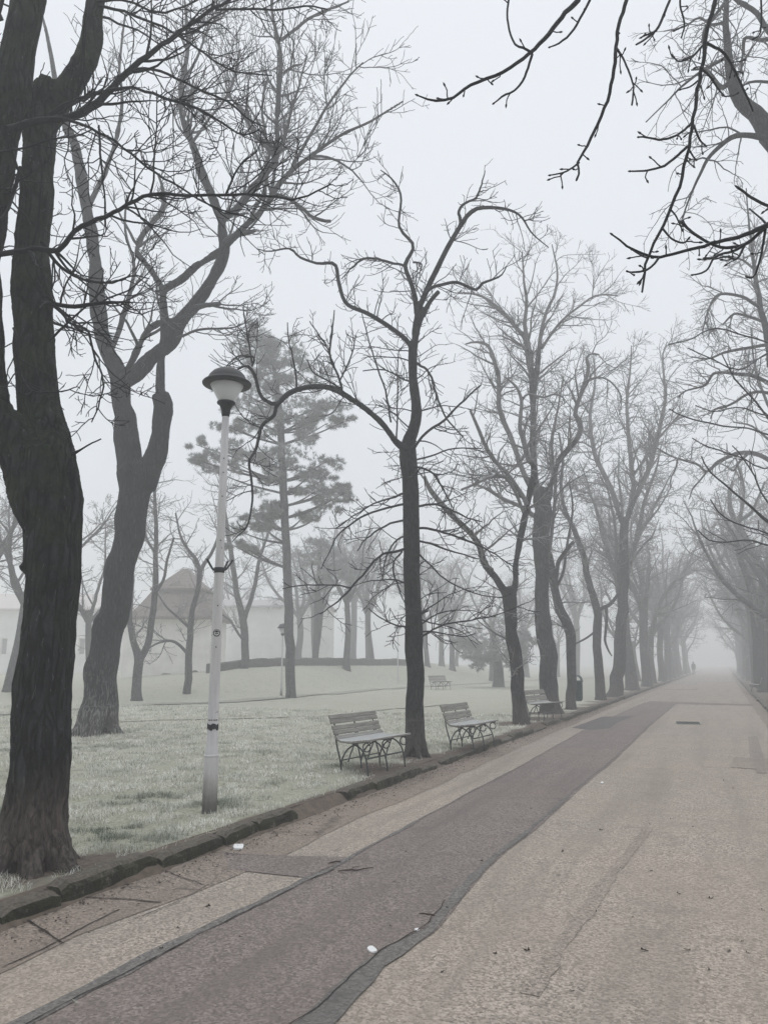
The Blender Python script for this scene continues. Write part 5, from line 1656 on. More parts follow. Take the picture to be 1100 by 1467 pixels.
crownfill(T, None, 2.0, 2.0, 3.0, 0.9, 2.2, 0.45, (0, 0, -0.1), 0.07, 0.25, 0.013, 55, 0.15)
T.finish('bare_tree', 'double-trunked tree on the right verge, sweeping out over the kerb', None, M['bark_faded'], M['twig_frost_faded'])


# ---- evergreens
def needle_clump(mb, rng, c, rx, ry, rz, n, ln=0.21, w=0.011):
    d = unit(rng.normal(size=(n, 3)))
    rr = rng.uniform(0.25, 1.0, (n, 1)) ** 0.5
    ctr = c + d * rr * np.array([rx, ry, rz])
    k = 15
    N = n * k
    ax = unit(np.repeat(d * np.array([1, 1, .5]) + np.array([0, 0, 0.55]), k, 0) + rng.normal(size=(N, 3)) * 0.75)
    b_ = np.repeat(ctr, k, 0)
    s = unit(np.cross(ax, rng.normal(size=(N, 3)))) * w
    L = ln * rng.uniform(0.6, 1.2, (N, 1))
    V = np.stack([b_ - s, b_ + s, b_ + ax * L], 1).reshape(-1, 3)
    f = np.arange(N * 3).reshape(-1, 3)
    mb.F.append((3, f + mb.n))
    mb.V.append(V)
    mb.n += len(V)


def pine(seed, basepx, trunkpts, clumps, label, group=None):
    b_ = on_ground(*basepx)
    D = float(np.dot(b_, fh))
    T = Tree(D, seed, b_)
    T.limb(trunkpts, n=30, jit=0.003)
    rng = T.rng
    tp, tr = T.limbs[0][0], T.limbs[0][1]
    mb = MB()
    clumps = list(clumps)
    for (x, y, rx, ry, n) in list(clumps):
        for _k in range(1):
            clumps.append((x + rng.normal() * rx * 0.95, y + rng.normal() * ry * 1.0, rx * 0.75, ry * 0.8, n * 0.45))
    for (x, y, rx, ry, n) in clumps:
        dd = rng.uniform(-0.8, 0.8)
        c = atd(x, y, D + dd)
        sx_, sz_ = ptw(c, rx), ptw(c, ry)
        for j in range(max(4, int(n / 8))):          # a clump is several ragged tufts
            o = rng.normal(size=3) * np.array([sx_ * 0.75, sx_ * 0.75, sz_ * 0.62])
            s = rng.uniform(0.25, 0.8)
            needle_clump(mb, rng, c + o, sx_ * s * 1.05, sx_ * s * 1.05, sz_ * s * 1.15, 24)
        # the branch that carries it leaves the trunk lower down
        z = c[2] - 0.25 - 0.25 * np.linalg.norm((c - C0) - (tp[np.argmin(np.abs(tp[:, 2] - c[2]))] - C0))
        i = int(np.argmin(np.abs(tp[:, 2] - z)))
        q = tp[i]
        mid = (q + c) / 2 + np.array([0, 0, -0.1])
        rad = max(0.025, tr[i] * 0.32)
        cc = catmull(np.array([[*q, rad], [*mid, rad * 0.7], [*c, 0.015]]), 10)
        T.limbs.append((cc[:, :3], cc[:, 3], True))
    e = T.finish('pine_tree', label, group, M['bark_mist_faded'], M['twig_mist_faded'], cat='pine tree')
    mb.build('crown', M['needles'], e, smooth=False, off=b_)
    return e


pine(51, (417, 1000), [(417, 1005, 18), (417, 998, 15), (415, 930, 14), (413, 850, 13), (410, 780, 12), (407, 720, 11.5), (404, 660, 11), (401, 600, 10), (397, 560, 8), (392, 520, 5), (388, 488, 3)],
     [(383, 484, 16, 10, 40), (372, 500, 18, 11, 45), (398, 500, 20, 12, 50), (408, 515, 22, 12, 55), (378, 520, 24, 14, 60), (360, 508, 14, 12, 30), (432, 535, 18, 10, 40), (402, 542, 26, 13, 60), (370, 550, 22, 12, 50), (345, 560, 18, 9, 36),
      (392, 580, 30, 13, 70), (425, 592, 26, 11, 55), (455, 586, 22, 9, 40), (485, 588, 20, 7, 34), (470, 606, 18, 6, 26), (360, 596, 24, 10, 46), (335, 612, 16, 8, 28), (440, 612, 18, 8, 32), (405, 610, 20, 9, 36),
      (300, 655, 15, 10, 40), (322, 640, 18, 9, 40), (345, 650, 16, 9, 30), (290, 662, 9, 7, 20),
      (378, 655, 20, 11, 46), (405, 655, 24, 14, 60), (432, 668, 20, 12, 50), (390, 680, 18, 9, 36), (448, 676, 11, 9, 26),
      (452, 704, 16, 9, 36), (474, 700, 18, 8, 36), (495, 706, 12, 6, 22), (466, 722, 16, 9, 34), (455, 742, 13, 9, 30),
      (385, 722, 17, 10, 36), (362, 742, 15, 9, 32), (345, 762, 14, 8, 28), (375, 752, 13, 7, 24), (395, 735, 10, 7, 20), (352, 785, 10, 6, 18)],
     'tall pine with clumped needles and a bare straight trunk on the bank')
pine(52, (452, 985), [(452, 990, 10), (452, 950, 9), (453, 900, 8), (455, 850, 7), (458, 800, 5), (460, 775, 3)],
     [(462, 782, 18, 9, 40), (478, 795, 20, 10, 46), (450, 800, 18, 9, 36), (490, 815, 14, 8, 30), (468, 818, 18, 9, 36), (440, 790, 14, 7, 26), (482, 832, 14, 7, 26)],
     'short misty pine right of the tall pine')
b_ = on_ground(715, 984)
D = float(np.dot(b_, fh))
T = Tree(D, 53, b_)
T.limb([(714, 988, 22), (714, 978, 16), (713, 955, 14), (709, 930, 10), (706, 905, 5)])
mb = MB()
for x, y, rx, ry in [(700, 925, 34, 20), (675, 935, 24, 16), (728, 922, 30, 20), (705, 903, 28, 14), (690, 950, 24, 10), (745, 935, 22, 16), (725, 945, 26, 11), (665, 920, 16, 12), (752, 915, 16, 10)]:
    c = atd(x, y, D + T.rng.uniform(-1, 1))
    for j in range(7):
        o = T.rng.normal(size=3) * np.array([ptw(c, rx) * .5, ptw(c, rx) * .5, ptw(c, ry) * .45])
        needle_clump(mb, T.rng, c + o, ptw(c, rx) * .5, ptw(c, rx) * .5, ptw(c, ry) * .5, 26, 0.22, 0.02)
e = T.finish('evergreen_tree', 'dark rounded evergreen far off behind the forked tree', None, M['bark_mist_faded'], M['twig_mist_faded'], cat='tree')
mb.build('crown', M['needles'], e, smooth=False, off=b_)

# ================================================================== LAMP POST
def lamp_z(py):
    return atd(312, py, 8.06)[2] - LAWN


lb = at(300, 1163, LAWN)
lamp = empty('lamp_post', lb, 0.0, 'white painted lamp post with a dark dome cap, standing on the frosted lawn', 'lamp post')
zc = lamp_z(1083)
mb = MB()
mb.lathe([(0.074, -0.05), (0.073, zc - 0.03), (0.071, zc), (0.060, zc + 0.09), (0.056, zc + 0.1), (0.053, 1.5), (0.049, lamp_z(822)), (0.0455, lamp_z(815)), (0.043, 3.0), (0.038, 4.13)], 28)
mb.build('pole', M['pole'], lamp)
mb = MB()
mb.lathe([(0.0735, zc - 0.005), (0.0765, zc - 0.002), (0.0765, zc + 0.012), (0.069, zc + 0.016)], 28)
mb.build('collar_ring', M['pole'], lamp)
mb = MB().lathe([(0.039, 4.10), (0.046, 4.13), (0.05, 4.18), (0.075, 4.235), (0.098, 4.25), (0.1, 4.268), (0.08, 4.272)], 32)
mb.build('neck', M['black'], lamp)
mb = MB().lathe([(0.08, 4.268), (0.083, 4.272), (0.19, 4.478), (0.186, 4.482), (0.0, 4.482)], 40)
mb.build('lamp_shade', M['glass'], lamp)
mb = MB().lathe([(0.186, 4.46), (0.25, 4.462), (0.266, 4.470), (0.27, 4.482), (0.262, 4.494), (0.225, 4.505), (0.215, 4.53), (0.195, 4.573), (0.16, 4.612), (0.11, 4.642), (0.055, 4.658), (0.0, 4.662)], 48)
mb.build('cap', M['black'], lamp)
zb = lamp_z(816)
mb = MB().lathe([(0.05, zb - 0.035), (0.056, zb - 0.033), (0.056, zb + 0.02), (0.05, zb + 0.022)], 24)
mb.build('clamp_band', M['black'], lamp)
for k in range(4):
    a = YAW + R([10, 62, 170, 205][k])
    dx, dy = math.cos(a), math.sin(a)
    p = np.array([[dx * 0.05, dy * 0.05, zb], [dx * 0.075, dy * 0.075, zb + 0.01], [dx * 0.135, dy * 0.135, zb + 0.105]])
    m2 = MB()
    m2.tubes(catmull(p, 8), np.full(8, 0.0115), 8, cap=True)
    m2.build('bracket_arm', M['iron'], lamp)


def patch_on(rad, zc_, ang0, poly, off):
    """flat outline (u along the girth, v up) wrapped on the pole"""
    return [((rad + off) * math.cos(ang0 + u / rad), (rad + off) * math.sin(ang0 + u / rad), zc_ + v) for u, v in poly]


def pole_mark(name, zc_, rad, polys, m, off, parent):
    V, F = [], []
    for poly in polys:
        F.append(tuple(range(len(V), len(V) + len(poly))))
        V += patch_on(rad, zc_, facing, poly, off)
    me = bpy.data.meshes.new(name)
    me.from_pydata(V, [], F)
    me.update()
    return link(name, me, m, parent)


facing = math.atan2(-lb[1], -lb[0])
zs_ = lamp_z(907)
rs = 0.0525
disc = lambda r, n=28: [(r * math.cos(i * 2 * math.pi / n), r * math.sin(i * 2 * math.pi / n)) for i in range(n)]
# round sticker: fan of thin strips so that it follows the round pole
def disc_strips(r, n=14, cx=0, cy=0):
    out = []
    for i in range(n):
        u0, u1 = -r + 2 * r * i / n, -r + 2 * r * (i + 1) / n
        h0, h1 = math.sqrt(max(0, r * r - u0 * u0)), math.sqrt(max(0, r * r - u1 * u1))
        q = [(cx + u0, cy - h0), (cx + u1, cy - h1), (cx + u1, cy + h1), (cx + u0, cy + h0)]
        if h0 < 1e-6:
            q = [(cx + u0, cy), (cx + u1, cy - h1), (cx + u1, cy + h1)]
        if h1 < 1e-6:
            q = [(cx + u0, cy - h0), (cx + u1, cy), (cx + u0, cy + h0)]
        out.append(q)
    return out


def arc_strip(r0, r1, a0, a1, n=14, cx=0, cy=0):
    out = []
    for i in range(n):
        b0_, b1_ = a0 + (a1 - a0) * i / n, a0 + (a1 - a0) * (i + 1) / n
        out.append([(cx + r0 * math.cos(b0_), cy + r0 * math.sin(b0_)), (cx + r1 * math.cos(b0_), cy + r1 * math.sin(b0_)),
                    (cx + r1 * math.cos(b1_), cy + r1 * math.sin(b1_)), (cx + r0 * math.cos(b1_), cy + r0 * math.sin(b1_))])
    return out


st = pole_mark('sticker', zs_, rs, disc_strips(0.037, 20), M['black'], 0.0025, lamp)
marks = arc_strip(0.015, 0.024, R(160), R(380), 16, 0, -0.002) + arc_strip(0.027, 0.0315, R(50), R(130), 10)
marks += [[(-0.02, 0.002), (-0.012, 0.002), (-0.014, 0.017), (-0.018, 0.017)], [(0.012, 0.002), (0.02, 0.002), (0.018, 0.017), (0.014, 0.017)]]
marks += [[(-0.012, 0.0), (0.0, -0.001), (0.0, 0.004), (-0.012, 0.005)], [(0.0, -0.001), (0.012, 0.0), (0.012, 0.005), (0.0, 0.004)], [(-0.004, -0.016), (0.004, -0.016), (0.003, -0.009), (-0.003, -0.009)]]
pole_mark('sticker_emblem', zs_, rs, marks, M['white'], 0.0040, st)
zt_ = lamp_z(1040)
n_ = 12
tape = []
for i in range(n_):
    u0, u1 = -0.075 + 0.15 * i / n_, -0.075 + 0.15 * (i + 1) / n_
    f = lambda u: 0.010 * math.sin(u * 90) + 0.006 * math.sin(u * 230 + 1)
    tape.append([(u0, -0.035 + f(u0)), (u1, -0.035 + f(u1)), (u1, 0.022 + f(u1 + .5) * .7), (u0, 0.022 + f(u0 + .5) * .7)])
pole_mark('tape_remnant', zt_, 0.0555, tape, M['black'], 0.0025, lamp)
thin = [[(u0, -0.006), (u1, -0.006), (u1, 0.004), (u0, 0.004)] for u0, u1 in [(-0.05, -0.025), (-0.02, -0.005), (0.005, 0.02), (0.025, 0.05)]]
pole_mark('tape_remnant', lamp_z(1031), 0.0555, thin, M['black'], 0.002, lamp)
for py in (658, 678, 712, 775, 868, 927):
    pole_mark('bolt_hole', lamp_z(py), 0.046, [disc(0.007, 8)], M['black'], 0.008 if py > 830 else 0.003, lamp)


# ================================================================== BENCHES
def slat(mb, y0, y1, cx, cz, ang, wd=0.078, th=0.026):
    ca, sa = math.cos(ang), math.sin(ang)
    V = []
    e = 0.004
    prof = [(-wd / 2 + e, -th / 2), (wd / 2 - e, -th / 2), (wd / 2, -th / 2 + e), (wd / 2, th / 2 - e), (wd / 2 - e, th / 2), (-wd / 2 + e, th / 2), (-wd / 2, th / 2 - e), (-wd / 2, -th / 2 + e)]
    for y in (y0, y1):
        for a, b_ in prof:
            V.append((cx + a * ca - b_ * sa, y, cz + a * sa + b_ * ca))
    F = [tuple(range(8)), tuple(range(15, 7, -1))] + [(i, 8 + i, 8 + (i + 1) % 8, (i + 1) % 8) for i in range(8)]
    mb.add(V, F)


HL = 0.62
strap = catmull(np.array([[-0.11, 0, 0.725], [-0.06, 0, 0.60], [-0.01, 0, 0.475], [0.05, 0, 0.41], [0.13, 0, 0.385], [0.26, 0, 0.385], [0.40, 0, 0.402], [0.50, 0, 0.412]]), 40)


def make_bench():
    e = empty('park_bench', (0, 0, 0), 0, 'x', 'bench', 'slatted benches along the avenue')
    mb = MB()
    for s, z in [(-0.107, 0.712), (-0.08, 0.64), (-0.052, 0.57), (-0.023, 0.502), (0.015, 0.44)]:
        i = int(np.argmin(np.hypot(strap[:, 0] - s, strap[:, 2] - z)))
        t = strap[max(0, i - 1)] - strap[min(39, i + 1)]
        a = math.atan2(t[2], t[0])
        nx, nz = -math.sin(a), math.cos(a)
        slat(mb, -HL, HL, strap[i, 0] - nx * 0.018, strap[i, 2] - nz * 0.018, a, 0.058)
    mb.build('backrest', M['wood'], e, smooth=False)
    mb = MB()
    for x in (0.075, 0.155, 0.235, 0.315, 0.395, 0.475):
        i = int(np.argmin(np.abs(strap[:, 0] - x) + (strap[:, 2] > 0.45) * 9))
        t = strap[min(39, i + 1)] - strap[max(0, i - 1)]
        a = math.atan2(t[2], t[0])
        slat(mb, -HL, HL, x - math.sin(a) * 0.018, strap[i, 2] + math.cos(a) * 0.018, a, 0.074)
    mb.build('seat', M['wood'], e, smooth=False)
    for y in (-0.52, 0.0, 0.52):
        fb = MB()
        off = np.array([0, y, 0])

        def bar(pts, r=0.0115, n=20):
            c = catmull(np.array([[p[0], 0, p[1]] for p in pts], float), n) + off
            fb.tubes(c, np.full(n, r), 8, cap=True)
        fb.tubes(strap + off, np.full(40, 0.0105), 8, cap=True)
        bar([(-0.06, 0.58), (-0.045, 0.48), (-0.02, 0.34), (0.03, 0.17), (0.05, 0.06), (0.05, -0.03)])
        bar([(0.045, 0.08), (0.075, 0.19), (0.14, 0.29), (0.22, 0.345), (0.28, 0.378)])
        bar([(0.22, 0.378), (0.33, 0.335), (0.41, 0.25), (0.45, 0.13), (0.47, -0.03)])
        a = np.linspace(0.3, 2 * np.pi + 0.1, 22)
        ring = np.stack([0.445 + 0.055 * np.cos(a), a * 0 + y, 0.338 + 0.055 * np.sin(a)], -1)
        fb.tubes(ring, np.full(22, 0.0095), 8, cap=True)
        bar([(0.26, 0.38), (0.2, 0.25), (0.16, 0.14)], 0.009, 10)
        fb.build('iron_frame', M['iron'], e)
    mb = MB()
    mb.tubes(catmull(np.array([[0.435, -0.52, 0.19], [0.435, 0.52, 0.19]]), 4), np.full(4, 0.011), 8)
    mb.tubes(catmull(np.array([[0.035, -0.52, 0.15], [0.035, 0.52, 0.15]]), 4), np.full(4, 0.009), 8)
    mb.build('stretcher', M['iron'], e)
    return e


bench = make_bench()
spots = [((-4.78, 10.16), -6, 'weathered slatted bench nearest the lamp post, standing at the kerb before the dark tree', None),
         ((-4.37, 13.48), -4, 'second slatted bench, standing between the dark tree and the forked tree', None),
         ((-4.62, 20.95), -14, 'third slatted bench in front of the thick straight tree', None),
         (None, -30, 'distant pale bench far out on the lawn, seen behind the second bench', (627, 988)),
         ((1.72, 44.6), 176, 'misty bench on the right verge before the double-trunked tree', None)]
for i, (p, rz, lab, px_) in enumerate(spots):
    o = bench if i == 0 else copy_tree(bench)
    if px_:
        q = on_ground(*px_)
        p = (q[0], q[1])
    o.location = (p[0], p[1], gz(p[0], p[1]) if p[0] < 0 else 0.07)
    o.rotation_euler = (0, 0, R(rz))
    o['label'] = lab

# ================================================================== LITTER BINS
bp = at(829, 1014, LAWN)
binE = empty('litter_bin', (bp[0], bp[1], gz(bp[0], bp[1])), R(-15), 'dark green litter bin hung on a post beside the crooked tree', 'litter bin')
mb = MB().lathe([(0.0, 0.2), (0.07, 0.19), (0.105, 0.22), (0.125, 0.28), (0.135, 0.74), (0.15, 0.745), (0.152, 0.785), (0.128, 0.79), (0.12, 0.74), (0.11, 0.4), (0.0, 0.39)], 24)
mb.build('body', M['green'], binE)
mb = MB()
a = np.linspace(R(-5), R(185), 16)
for yy_ in np.linspace(-0.06, 0.06, 7):
    mb.tubes(np.stack([0.12 * np.cos(a), a * 0 + yy_, 0.78 + 0.15 * np.sin(a)], -1), np.full(16, 0.012), 6)
mb.build('hood', M['green'], binE)
mb = MB()
mb.tubes(np.array([[-0.165, 0, z] for z in np.linspace(-0.1, 0.82, 5)]), np.full(5, 0.024), 10, cap=True)
mb.build('post', M['iron'], binE)
mb = MB()
mb.box(-0.16, -0.12, -0.03, 0.03, 0.62, 0.66)
mb.build('bracket', M['iron'], binE, smooth=False)
MB().box(-0.16, -0.12, -0.03, 0.03, 0.32, 0.36).build('bracket', M['iron'], binE, smooth=False)
q = atd(1057, 964, 104)
binE.scale = (1.12, 1.12, 1.12)
b2 = copy_tree(binE)
b2.location = (1.85, 104, 0.07)
b2.scale = (1.35, 1.35, 1.15)
b2['label'] = 'faint dark litter bin far down the avenue beside the right kerb'

# ================================================================== BUILDINGS
hz0 = on_ground(238, 984)
D0 = 44.5
hp = atd(244, 950, D0)
hp[2] = gz(hp[0], hp[1]) - 0.3
house = empty('white_house', hp, YAW, 'misty white house with a brown two-tier hipped roof, beyond the lawn', 'house')


def hx(px):
    return (px - 244) / 1100.0 * D0 * 1.0


def hzz(py):
    return atd(244, py, D0)[2] - hp[2]


W0, W1 = hx(176), hx(297)
zE = hzz(884)
mb = MB()
n = 8
dd0, dd1 = hx(272), hx(286)
dz_, dtop = hzz(994), hzz(960)
# front wall as a shell with a real arched opening
arch = [(dd1, 0.0)] + [((dd0 + dd1) / 2 + (dd1 - dd0) / 2 * math.cos(t), dtop - (dd1 - dd0) / 2 + (dd1 - dd0) / 2 * math.sin(t)) for t in np.linspace(0, math.pi, 9)] + [(dd0, 0.0)]
front = [(W0, 0.0), (W0, zE + 0.25), (W1, zE + 0.25), (W1, 0.0)] + arch
V = [(x, 0.0, z) for x, z in front] + [(x, 0.25, z) for x, z in front]
k = len(front)
F = [tuple(range(k))[::-1], tuple(range(k, 2 * k))] + [(i, (i + 1) % k, k + (i + 1) % k, k + i) for i in range(k)]
mb.add(V, F)
mb.box(W0 + .002, W0 + .25, 0.252, 4.6, 0, zE + 0.25)
mb.box(W1 - .25, W1 - .002, 0.252, 4.6, 0, zE + 0.25)
mb.box(W0 + .002, W1 - .002, 4.6, 4.85, 0, zE + 0.25)
mb.build('wall', M['plaster'], house, smooth=False)
mb = MB()
ar2 = [(x + (0.02 if x < (dd0 + dd1) / 2 else -0.02) * 0, z) for x, z in arch]
V = [(x, 0.14, z) for x, z in ar2] + [(x, 0.19, z) for x, z in ar2]
k = len(ar2)
mb.add(V, [tuple(range(k))[::-1], tuple(range(k, 2 * k))] + [(i, (i + 1) % k, k + (i + 1) % k, k + i) for i in range(k)])
dr = mb.build('door', M['door'], house, smooth=False)
mb = MB()
mb.tubes(np.array([[dd0 + 0.1, 0.12, 0.95], [dd0 + 0.1, 0.09, 1.0], [dd0 + 0.1, 0.12, 1.05]]), np.full(3, 0.012), 6)
mb.build('handle', M['iron'], dr)
mb = MB()
pe_ = [(hx(232), hzz(966)), (hx(236), hzz(964)), (hx(246), hzz(965)), (hx(246), hzz(968)), (hx(241), hzz(975)), (hx(238), hzz(976)), (hx(238), hzz(971))]
mb.add([(x, -0.006, z) for x, z in pe_], [tuple(range(len(pe_)))])
mb.build('peeled_patch', M['path'], house, smooth=False)


def hip(mb, x0, x1, y0, y1, z0, xr0, xr1, yr0, yr1, z1, sag=0.0, th=0.12, n=6):
    rows = []
    for i in range(n + 1):
        t = i / n
        zz = z0 + (z1 - z0) * (t - sag * math.sin(t * math.pi) * 1.0)
        rows.append([(x0 + (xr0 - x0) * t, y0 + (yr0 - y0) * t, zz), (x1 + (xr1 - x1) * t, y0 + (yr0 - y0) * t, zz), (x1 + (xr1 - x1) * t, y1 + (yr1 - y1) * t, zz), (x0 + (xr0 - x0) * t, y1 + (yr1 - y1) * t, zz)])
    V = [(x, y, z - th) for x, y, z in rows[0]] + [v for r in rows for v in r]
    F = [(3, 2, 1, 0)]
    for i in range(len(V) // 4 - 1):
        for j in range(4):
            F.append((i * 4 + j, i * 4 + (j + 1) % 4, i * 4 + 4 + (j + 1) % 4, i * 4 + 4 + j))
    L = len(V)
    F.append((L - 4, L - 3, L - 2, L - 1))
    mb.add(V, F)


mb = MB()
hip(mb, hx(183), hx(305), -0.6, 5.4, zE, hx(210), hx(277), 1.0, 3.9, hzz(838), 0.06)
hip(mb, hx(205), hx(282), 0.6, 4.2, hzz(841), hx(240), hx(248), 2.2, 2.8, hzz(808), 0.05)
mb.build('roof', M['roof'], house, smooth=False)

# long pale building behind, on the right
D1 = 72.0
bp1 = atd(430, 950, D1)
bp1[2] = gz(bp1[0], bp1[1]) - 0.6
zz1 = lambda py: atd(430, py, D1)[2] - bp1[2]
x1 = lambda px: (px - 430) / 1100 * D1
bl2 = empty('long_building', bp1, YAW, 'plain pale building with a low roof, behind the pine and the bank', 'building')
wins1 = []
zw0, zw1 = zz1(925), zz1(903)


def wall_with_windows(mb, xa, xb, z1_, wins, zw0, zw1, th=0.3):
    xs_ = [xa]
    for a, b_ in wins:
        xs_ += [a, b_]
    xs_.append(xb)
    for i in range(0, len(xs_), 2):
        mb.box(xs_[i], xs_[i + 1], 0, th, 0, z1_)
    for a, b_ in wins:
        mb.box(a, b_, 0.002, th - .002, 0, zw0)
        mb.box(a, b_, 0.002, th - .002, zw1, z1_ - .002)


mb = MB()
wall_with_windows(mb, x1(298), x1(470), zz1(868), wins1, zw0, zw1)
mb.box(x1(298) + .003, x1(470) - .003, 0.303, 7.0, 0, zz1(868) - .01)
mb.build('wall', M['plaster_b'], bl2, smooth=False)
mb = MB()
hip(mb, x1(294), x1(474), -0.5, 7.5, zz1(868), x1(310), x1(456), 3.3, 3.7, zz1(855), 0, 0.15)
mb.build('roof', plain('slate_roof', (0.42, 0.41, 0.41), 0.95, 0.1, 3), bl2, smooth=False)
for a, b_ in wins1:
    mb = MB()
    mb.box(a + .02, a + .08, 0.12, 0.18, zw0 + .02, zw1 - .02).box(b_ - .08, b_ - .02, 0.12, 0.18, zw0 + .02, zw1 - .02).box(a + .08, b_ - .08, 0.121, 0.179, zw1 - .08, zw1 - .02).box(a + .08, b_ - .08, 0.121, 0.179, zw0 + .02, zw0 + .08)
    wn_ = mb.build('window', M['plaster'], bl2, smooth=False)
    MB().box(a + .06, b_ - .06, 0.19, 0.2, zw0 + .04, zw1 - .04).build('pane', M['pane'], wn_, smooth=False)

D2 = 66.0
bp2 = atd(60, 950, D2)
bp2[2] = gz(bp2[0], bp2[1]) - 0.4
zz2 = lambda py: atd(60, py, D2)[2] - bp2[2]
x2 = lambda px: (px - 60) / 1100 * D2
bl3 = empty('pale_building', bp2, YAW, 'pale misty building with tall windows at the far left, behind the dark forked tree', 'building')
wins2 = [(x2(c), x2(c + 9)) for c in (-160, -120, -80, -40, 0, 110, 126, 142)]
mb = MB()
wall_with_windows(mb, x2(-190), x2(160), zz2(872), wins2, zz2(938), zz2(914))
mb.box(x2(-190) + .003, x2(160) - .003, 0.303, 7.0, 0, zz2(872) - .01)
mb.build('wall', M['plaster_b'], bl3, smooth=False)
mb = MB()
hip(mb, x2(-195), x2(165), -0.5, 7.6, zz2(872), x2(-165), x2(140), 3.3, 3.8, zz2(846), 0, 0.15)
mb.build('roof', plain('tile_roof', (0.6, 0.55, 0.53), 0.95, 0.1, 3), bl3, smooth=False)
for a, b_ in wins2:
    z0_, z1_ = zz2(938), zz2(914)
    mb = MB()
    mb.box(a + .02, a + .06, 0.12, 0.18, z0_ + .02, z1_ - .02).box(b_ - .06, b_ - .02, 0.12, 0.18, z0_ + .02, z1_ - .02).box(a + .06, b_ - .06, 0.121, 0.179, z1_ - .06, z1_ - .02).box(a + .06, b_ - .06, 0.121, 0.179, z0_ + .02, z0_ + .06)
    wn_ = mb.build('window', M['plaster'], bl3, smooth=False)
    MB().box(a + .04, b_ - .04, 0.19, 0.2, z0_ + .04, z1_ - .04).build('pane', M['pane'], wn_, smooth=False)

# low stone wall on top of the bank, running away to the right
wpx = [(300, 968), (325, 962), (370, 957), (430, 953), (500, 950), (560, 950), (600, 952)]
PLD = PATHW @ fh[:2]
PLX = 550 + FPX / math.cos(PITCH) * (PATHW @ rt[:2]) / PLD
pts = []
for x, y in wpx:
    d_ = float(np.interp(x, PLX, PLD)) + 9.0
    p = atd(x, 950, d_)
    pts.append([p[0], p[1], gz(p[0], p[1])])
c = catmull(np.array(pts), 60)
tt = np.gradient(c, axis=0)
nn_ = unit(np.c_[-tt[:, 1], tt[:, 0], tt[:, 0] * 0])
rough = lambda s, a: a * fbm(c * 1.3, s, 3)
V, F = [], []
for i in range(60):
    hgt = 0.42 + rough(61, 0.05)[i]
    for o_, z in [(-0.2, -0.4), (-0.2, hgt - .04), (-0.14, hgt), (0.14, hgt), (0.2, hgt - .04), (0.2, -0.4)]:
        V.append(c[i] + nn_[i] * (o_ + rough(64, 0.02)[i]) + np.array([0, 0, z]))
for i in range(59):
    for j in range(5):
        F.append((i * 6 + j, i * 6 + j + 1, i * 6 + 7 + j, i * 6 + 6 + j))
F += [tuple(range(6))[::-1], tuple(59 * 6 + j for j in range(6))]
off = np.array(pts[3])
mb = MB()
mb.add(np.array(V) - off, F)
w_ = mb.build('stone_wall', M['stone'], None, smooth=False, loc=off)
tag(w_, 'low dark stone wall running along the top of the grassy bank', 'wall')

# thin lamp posts on the lawn, small in the mist
for px_, py_, top, lab in [((403), 998, 893, 'small misty lamp post beside the trunk of the tall pine'), (570, 984, 895, 'thin misty lamp post on the bank, just left of the dark slender tree')]:
    q = on_ground(px_, py_)
    Dq = float(np.dot(q, fh))
    hh = atd(px_, top, Dq)[2] - q[2]
    e = empty('lamp_post', q, 0, lab, 'lamp post')
    MB().lathe([(0.06, -0.05), (0.055, 0.6), (0.035, 0.7), (0.03, hh - 0.55)], 10).build('pole', M['pole'], e)
    MB().lathe([(0.035, hh - 0.56), (0.09, hh - 0.5), (0.07, hh - 0.45)], 12).build('neck', M['black'], e)
    MB().lathe([(0.08, hh - 0.45), (0.19, hh - 0.22), (0.0, hh - 0.22)], 14).build('lamp_shade', M['glass'], e)
    MB().lathe([(0.19, hh - 0.225), (0.27, hh - 0.21), (0.22, hh - 0.16), (0.15, hh - 0.05), (0.0, hh)], 16).build('cap', M['black'], e)

# ================================================================== PERSON, walking away down the avenue
pp_ = np.array([-3.55, 112.0, 0.0])


def skin_figure(name, verts, edges, radii, m, parent, root=0, lv=2):
    me = bpy.data.meshes.new(name)
    me.from_pydata(verts, edges, [])
    o = link(name, me, m, parent)
    md = o.modifiers.new('skin', 'SKIN')
    md.use_smooth_shade = True
    for i, r in enumerate(radii):
        me.skin_vertices[0].data[i].radius = r if isinstance(r, tuple) else (r, r)
    me.skin_vertices[0].data[root].use_root = True
    s = o.modifiers.new('sub', 'SUBSURF')
    s.levels = s.render_levels = lv
    return o


man = empty('person', pp_, R(4), 'faint person in a dark coat walking far down the foggy avenue', 'person')
v = [(0, 0, 0.95), (0, 0, 1.15), (0, 0.01, 1.38), (0, 0.02, 1.5), (0, 0.03, 1.60), (0, 0.02, 1.74),
     (-0.17, 0, 1.42), (-0.24, 0.02, 1.13), (-0.23, 0.13, 0.9), (-0.225, 0.17, 0.8),
     (0.17, 0, 1.42), (0.24, -0.03, 1.13), (0.23, 0.0, 0.88), (0.225, 0.02, 0.78),
     (-0.1, 0, 0.9), (-0.1, 0.12, 0.5), (-0.1, 0.08, 0.09), (-0.1, 0.24, 0.04),
     (0.1, 0, 0.9), (0.1, -0.06, 0.5), (0.1, -0.3, 0.13), (0.1, -0.2, 0.045)]
e_ = [(0, 1), (1, 2), (2, 3), (3, 4), (4, 5), (2, 6), (6, 7), (7, 8), (8, 9), (2, 10), (10, 11), (11, 12), (12, 13), (0, 14), (14, 15), (15, 16), (16, 17), (0, 18), (18, 19), (19, 20), (20, 21)]
